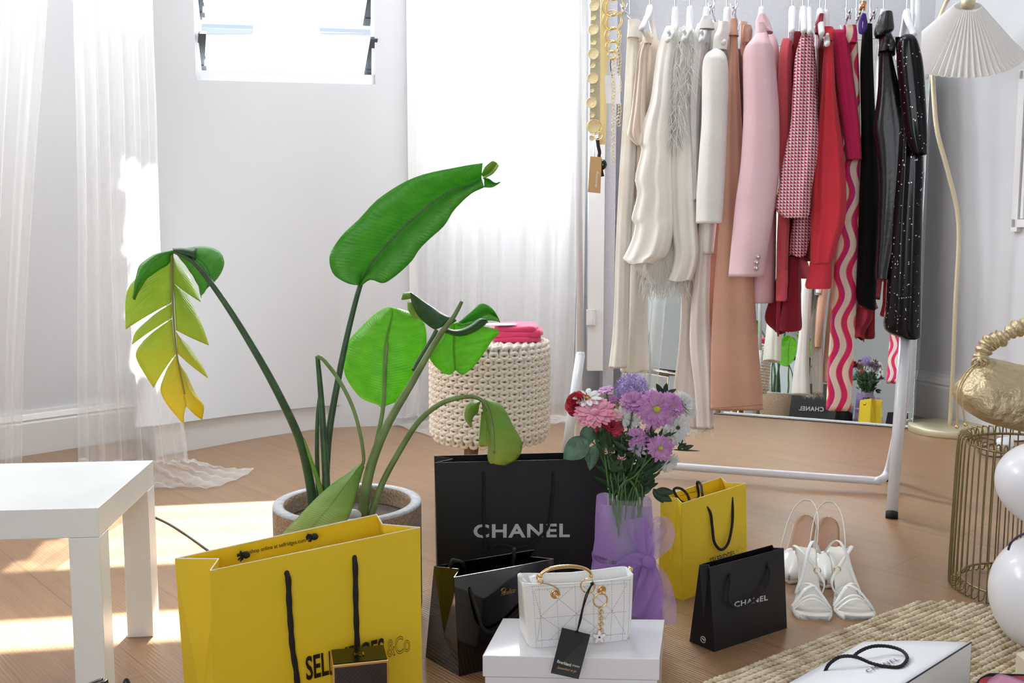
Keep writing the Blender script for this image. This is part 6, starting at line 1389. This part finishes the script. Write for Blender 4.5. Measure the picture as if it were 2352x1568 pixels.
def sandal(label, toe, hd, flip=1):
    T, x, y = shoe_frame(toe, hd); t = thing('heeled_sandal', label, 'shoe', tuple(T+y*.1), SG); hh = .088; Ln = .205
    # square toe slanting inwards
    top = sole(T, x*flip, y, Ln, hh, WS, .009, M_ins, 'insole', t); sole(T, x*flip, y, Ln, hh, [(a,b*1.03) for a,b in WS], .010, M_sh, 'sole', t, zoff=-.0022)
    hp0 = top(.93,0)+Vector((0,0,-.006)); he = Vector((hp0.x,hp0.y,0))-y*-.004
    mk('heel', tube([hp0, hp0.lerp(he,.35), hp0.lerp(he,.8), he], [.019,.010,.0075,.010], 16), M_sh, t)
    def arch(s0, s1, h, e0=1, e1=1, n=7): return [top(s0+(s1-s0)*k/(n-1), -e0+(e0+e1)*k/(n-1))+Vector((0,0,h*math.sin(math.pi*k/(n-1)))) for k in range(n)]
    strap(arch(.13,.13,.026), .009, t); strap(arch(.17,.20,.030), .009, t)
    strap(arch(.20,.44,.040), .009, t); strap(arch(.48,.24,.040), .009, t)
    a = arch(.44,.86,.055,1.05,1.3); strap(a, .008, t)
    ank = [top(.92,-1.05)+Vector((0,0,.0)), top(.84,-1.35)+Vector((0,0,.016)), top(.72,-1.0)+Vector((0,0,.030)), top(.62,-.1)+Vector((0,0,.036)), top(.55,.8)+Vector((0,0,.028)), top(.50,1.35)+Vector((0,0,.014)), top(.46,1.0)+Vector((0,0,.0))]
    strap(ank, .0075, t, 'ankle_strap'); mk('buckle', torus(ank[4], .007, .0012, y, 16, 6), M_st, t)
    return t
sandal('white strappy square-toe sandal, the one beside the small black bag', G(1869,1424), (.19,1))
sandal('white strappy square-toe sandal, the right-hand one nearest the rug', G(1973,1424), (.06,1), -1)
WPm = [(0,.002),(.04,.010),(.12,.026),(.22,.037),(.35,.038),(.55,.030),(.75,.028),(.88,.027),(.95,.021),(.985,.013),(1,.004)]
def pump(label, toe, hd, loop):
    T, x, y = shoe_frame(toe, hd); t = thing('slingback_pump', label, 'shoe', tuple(T+y*.1), SG); hh = .108; Ln = .205
    top = sole(T, x, y, Ln, hh, [(a,b*.96) for a,b in WPm], .004, M_tan, 'insole', t, zoff=.0015, steep=True); sole(T, x, y, Ln, hh, WPm, .008, M_sh, 'sole', t, zoff=-.001, steep=True)
    # pointed vamp
    def fn(u, v):
        s = .005+.36*u**.9; a = math.pi*v; p = top(s, math.cos(a)*1.04); return p+Vector((0,0,(.010+.040*(s/.36)**.8)*math.sin(a)**.7))
    mk('vamp', grid(lambda v,u: fn(u,v), 25, 20), M_sh, t, solid=.002)
    hp0 = top(.90,0)+Vector((0,0,-.016)); he = Vector((hp0.x,hp0.y,0))
    mk('heel', tube([hp0, hp0.lerp(he,.4), hp0.lerp(he,.85), he], [.018,.008,.006,.007], 16), M_sh, t)
    q = lambda s, o, z: top(s, 0)+x*o+Vector((0,0,z))
    st_ = [q(.36,-.038,.012), q(.55,-.040,.022), q(.75,-.036,.032), q(.90,-.027,.038), q(.985,-.012,.040), q(1.0,0,.040), q(.985,.012,.040), q(.90,.027,.038), q(.75,.036,.032), q(.55,.040,.022), q(.36,.038,.012)]
    strap(st_, .006, t, 'slingback_strap', n=50); return t
pump('white pointed slingback pump standing behind the sandals, right-hand one', G(1897,1352), (.33,1), 1)
pump('white pointed slingback pump standing behind the sandals, left-hand one', G(1812,1342), (.50,1), 1)
# ================================================================ THINGS CUT BY THE LOWER EDGE
M_bp = mat('black_plastic', (22,25,32), .3)
zq = .30
bo = thing('black_gadget', 'black ridged plastic corner poking up at the lower left beside the table leg', 'object', tuple(L(225,1640,1.25)))
P = [L(170,1590,1.22),L(235,1553,1.22),L(252,1556,1.19),L(262,1620,1.19),L(190,1640,1.22)]
mk('case', pslab([L(188,1578,1.22),L(249,1556,1.22),L(256,1600,1.22),L(262,1760,1.22),L(190,1760,1.22)], -FW, 0, .012), M_bp, bo, smooth=False, bevel=.002)
mk('case_rim', pslab([L(186,1574,1.25),L(238,1553,1.25),L(242,1760,1.25),L(186,1760,1.25)], -FW, 0, .012), M_bp, bo, smooth=False, bevel=.002)
tag(mk('black_tip_object', ball(L(291,1585,1.2), (pxw(11,1.2),pxw(11,1.2),pxw(30,1.2)), 20, 14), M_bp), 'small rounded black tip at the bottom edge right of the table leg', 'object')
# folded clothes at the lower right corner
fx = L(2330,1590,1.28)
for i, (nm, lab, col, P) in enumerate((('navy_cloth','navy cloth lowest of the fabrics in the lower right corner',(40,40,58),[(2236,1575),(2262,1548),(2300,1545),(2420,1560),(2440,1650),(2230,1640)]),
    ('coral_cloth','coral cloth between navy and pink fabric in the lower right corner',(222,96,110),[(2246,1572),(2256,1556),(2290,1552),(2400,1560),(2420,1640),(2240,1630)]),
    ('pink_cloth','pale pink cloth in the lower right corner',(240,170,206),[(2262,1575),(2280,1552),(2302,1546),(2350,1562),(2420,1590),(2420,1650),(2260,1640)]))):
    d0_ = 1.50-.05*i; pts = spline([L(x,y,d0_) for x,y in P], 30, closed=True); z0 = .012 if i == 0 else None
    c = sum(pts, Vector())/30; V = []
    for lay, (k, dz) in enumerate(((1,-.02),(1.01,-.006),(.97,.0),(.6,.002),(.02,.003))): V += [c+(p-c)*k+Vector((0,0,dz)) for p in pts]
    tag(mk(nm, (V, [[a*30+b,a*30+(b+1)%30,(a+1)*30+(b+1)%30,(a+1)*30+b] for a in range(4) for b in range(30)]+[list(range(30))[::-1],[120+b for b in range(30)]]), fabric(nm+'_fabric', col)), lab, 'clothing')
cs = thing('cream_box', 'cream surface just inside the lower right corner behind the pink cloth', 'box', tuple(G(2400,1560,.05)))
mk('body', hexa([G(2330,1560),G(2600,1470),G(2800,1600),G(2500,1700)], [p+Vector((0,0,.05)) for p in (G(2330,1560),G(2600,1470),G(2800,1600),G(2500,1700))]), mat('cream_card',(222,212,192),.7), cs, smooth=False, bevel=.002)
# ================================================================ THE ROOM SEEN IN THE MIRROR
chs = thing('folding_chair', 'black and chrome chair behind the photographer, seen only in the mirror', 'chair', (-2.25,1.10,0))
M_bl = mat('black_seat', (22,22,24), .4)
C0 = Vector((-2.25,1.10,0)); cxv = Vector((.35,-.94,0)).normalized(); cyv = Vector((.94,.35,0)).normalized()
def cp(a, b, z): return C0+cxv*a+cyv*b+Vector((0,0,z))
for s in (-1,1):
    mk('frame_tube', tube(spline([cp(-.22,.2*s,0),cp(-.21,.2*s,.45),cp(-.26,.2*s,.85),cp(-.26,0,.87)],20), .011, 10), M_chr, chs)
    mk('frame_tube', tube([cp(.2,.2*s,0),cp(.2,.2*s,.44),cp(-.2,.2*s,.46)], .011, 10), M_chr, chs)
mk('seat', box(cp(0,0,.46), (.42,.40,.03), cxv), M_bl, chs, smooth=False, bevel=.01)
mk('backrest', box(cp(-.24,0,.72), (.02,.38,.22), cxv), M_bl, chs, smooth=False, bevel=.008)
pf = thing('picture_frame', 'black-framed picture leaning behind the camera, seen only in the mirror', 'picture', (-1.62,.12,.0))
fpx = Vector((.83,-.55,0)).normalized(); fc = Vector((-1.62,.12,0))
mk('frame', join(box(fc+Vector((0,0,.70)),(.46,.03,.035),fpx), box(fc+Vector((0,0,.018)),(.46,.03,.035),fpx), box(fc+fpx*.215+Vector((0,0,.36)),(.035,.03,.70),fpx), box(fc-fpx*.215+Vector((0,0,.36)),(.035,.03,.70),fpx)), M_bl, pf, smooth=False)
mk('sheet', box(fc+Vector((0,0,.36)),(.42,.01,.66),fpx), mat('pale_blue_sheet',(214,222,230),.4), pf, smooth=False)
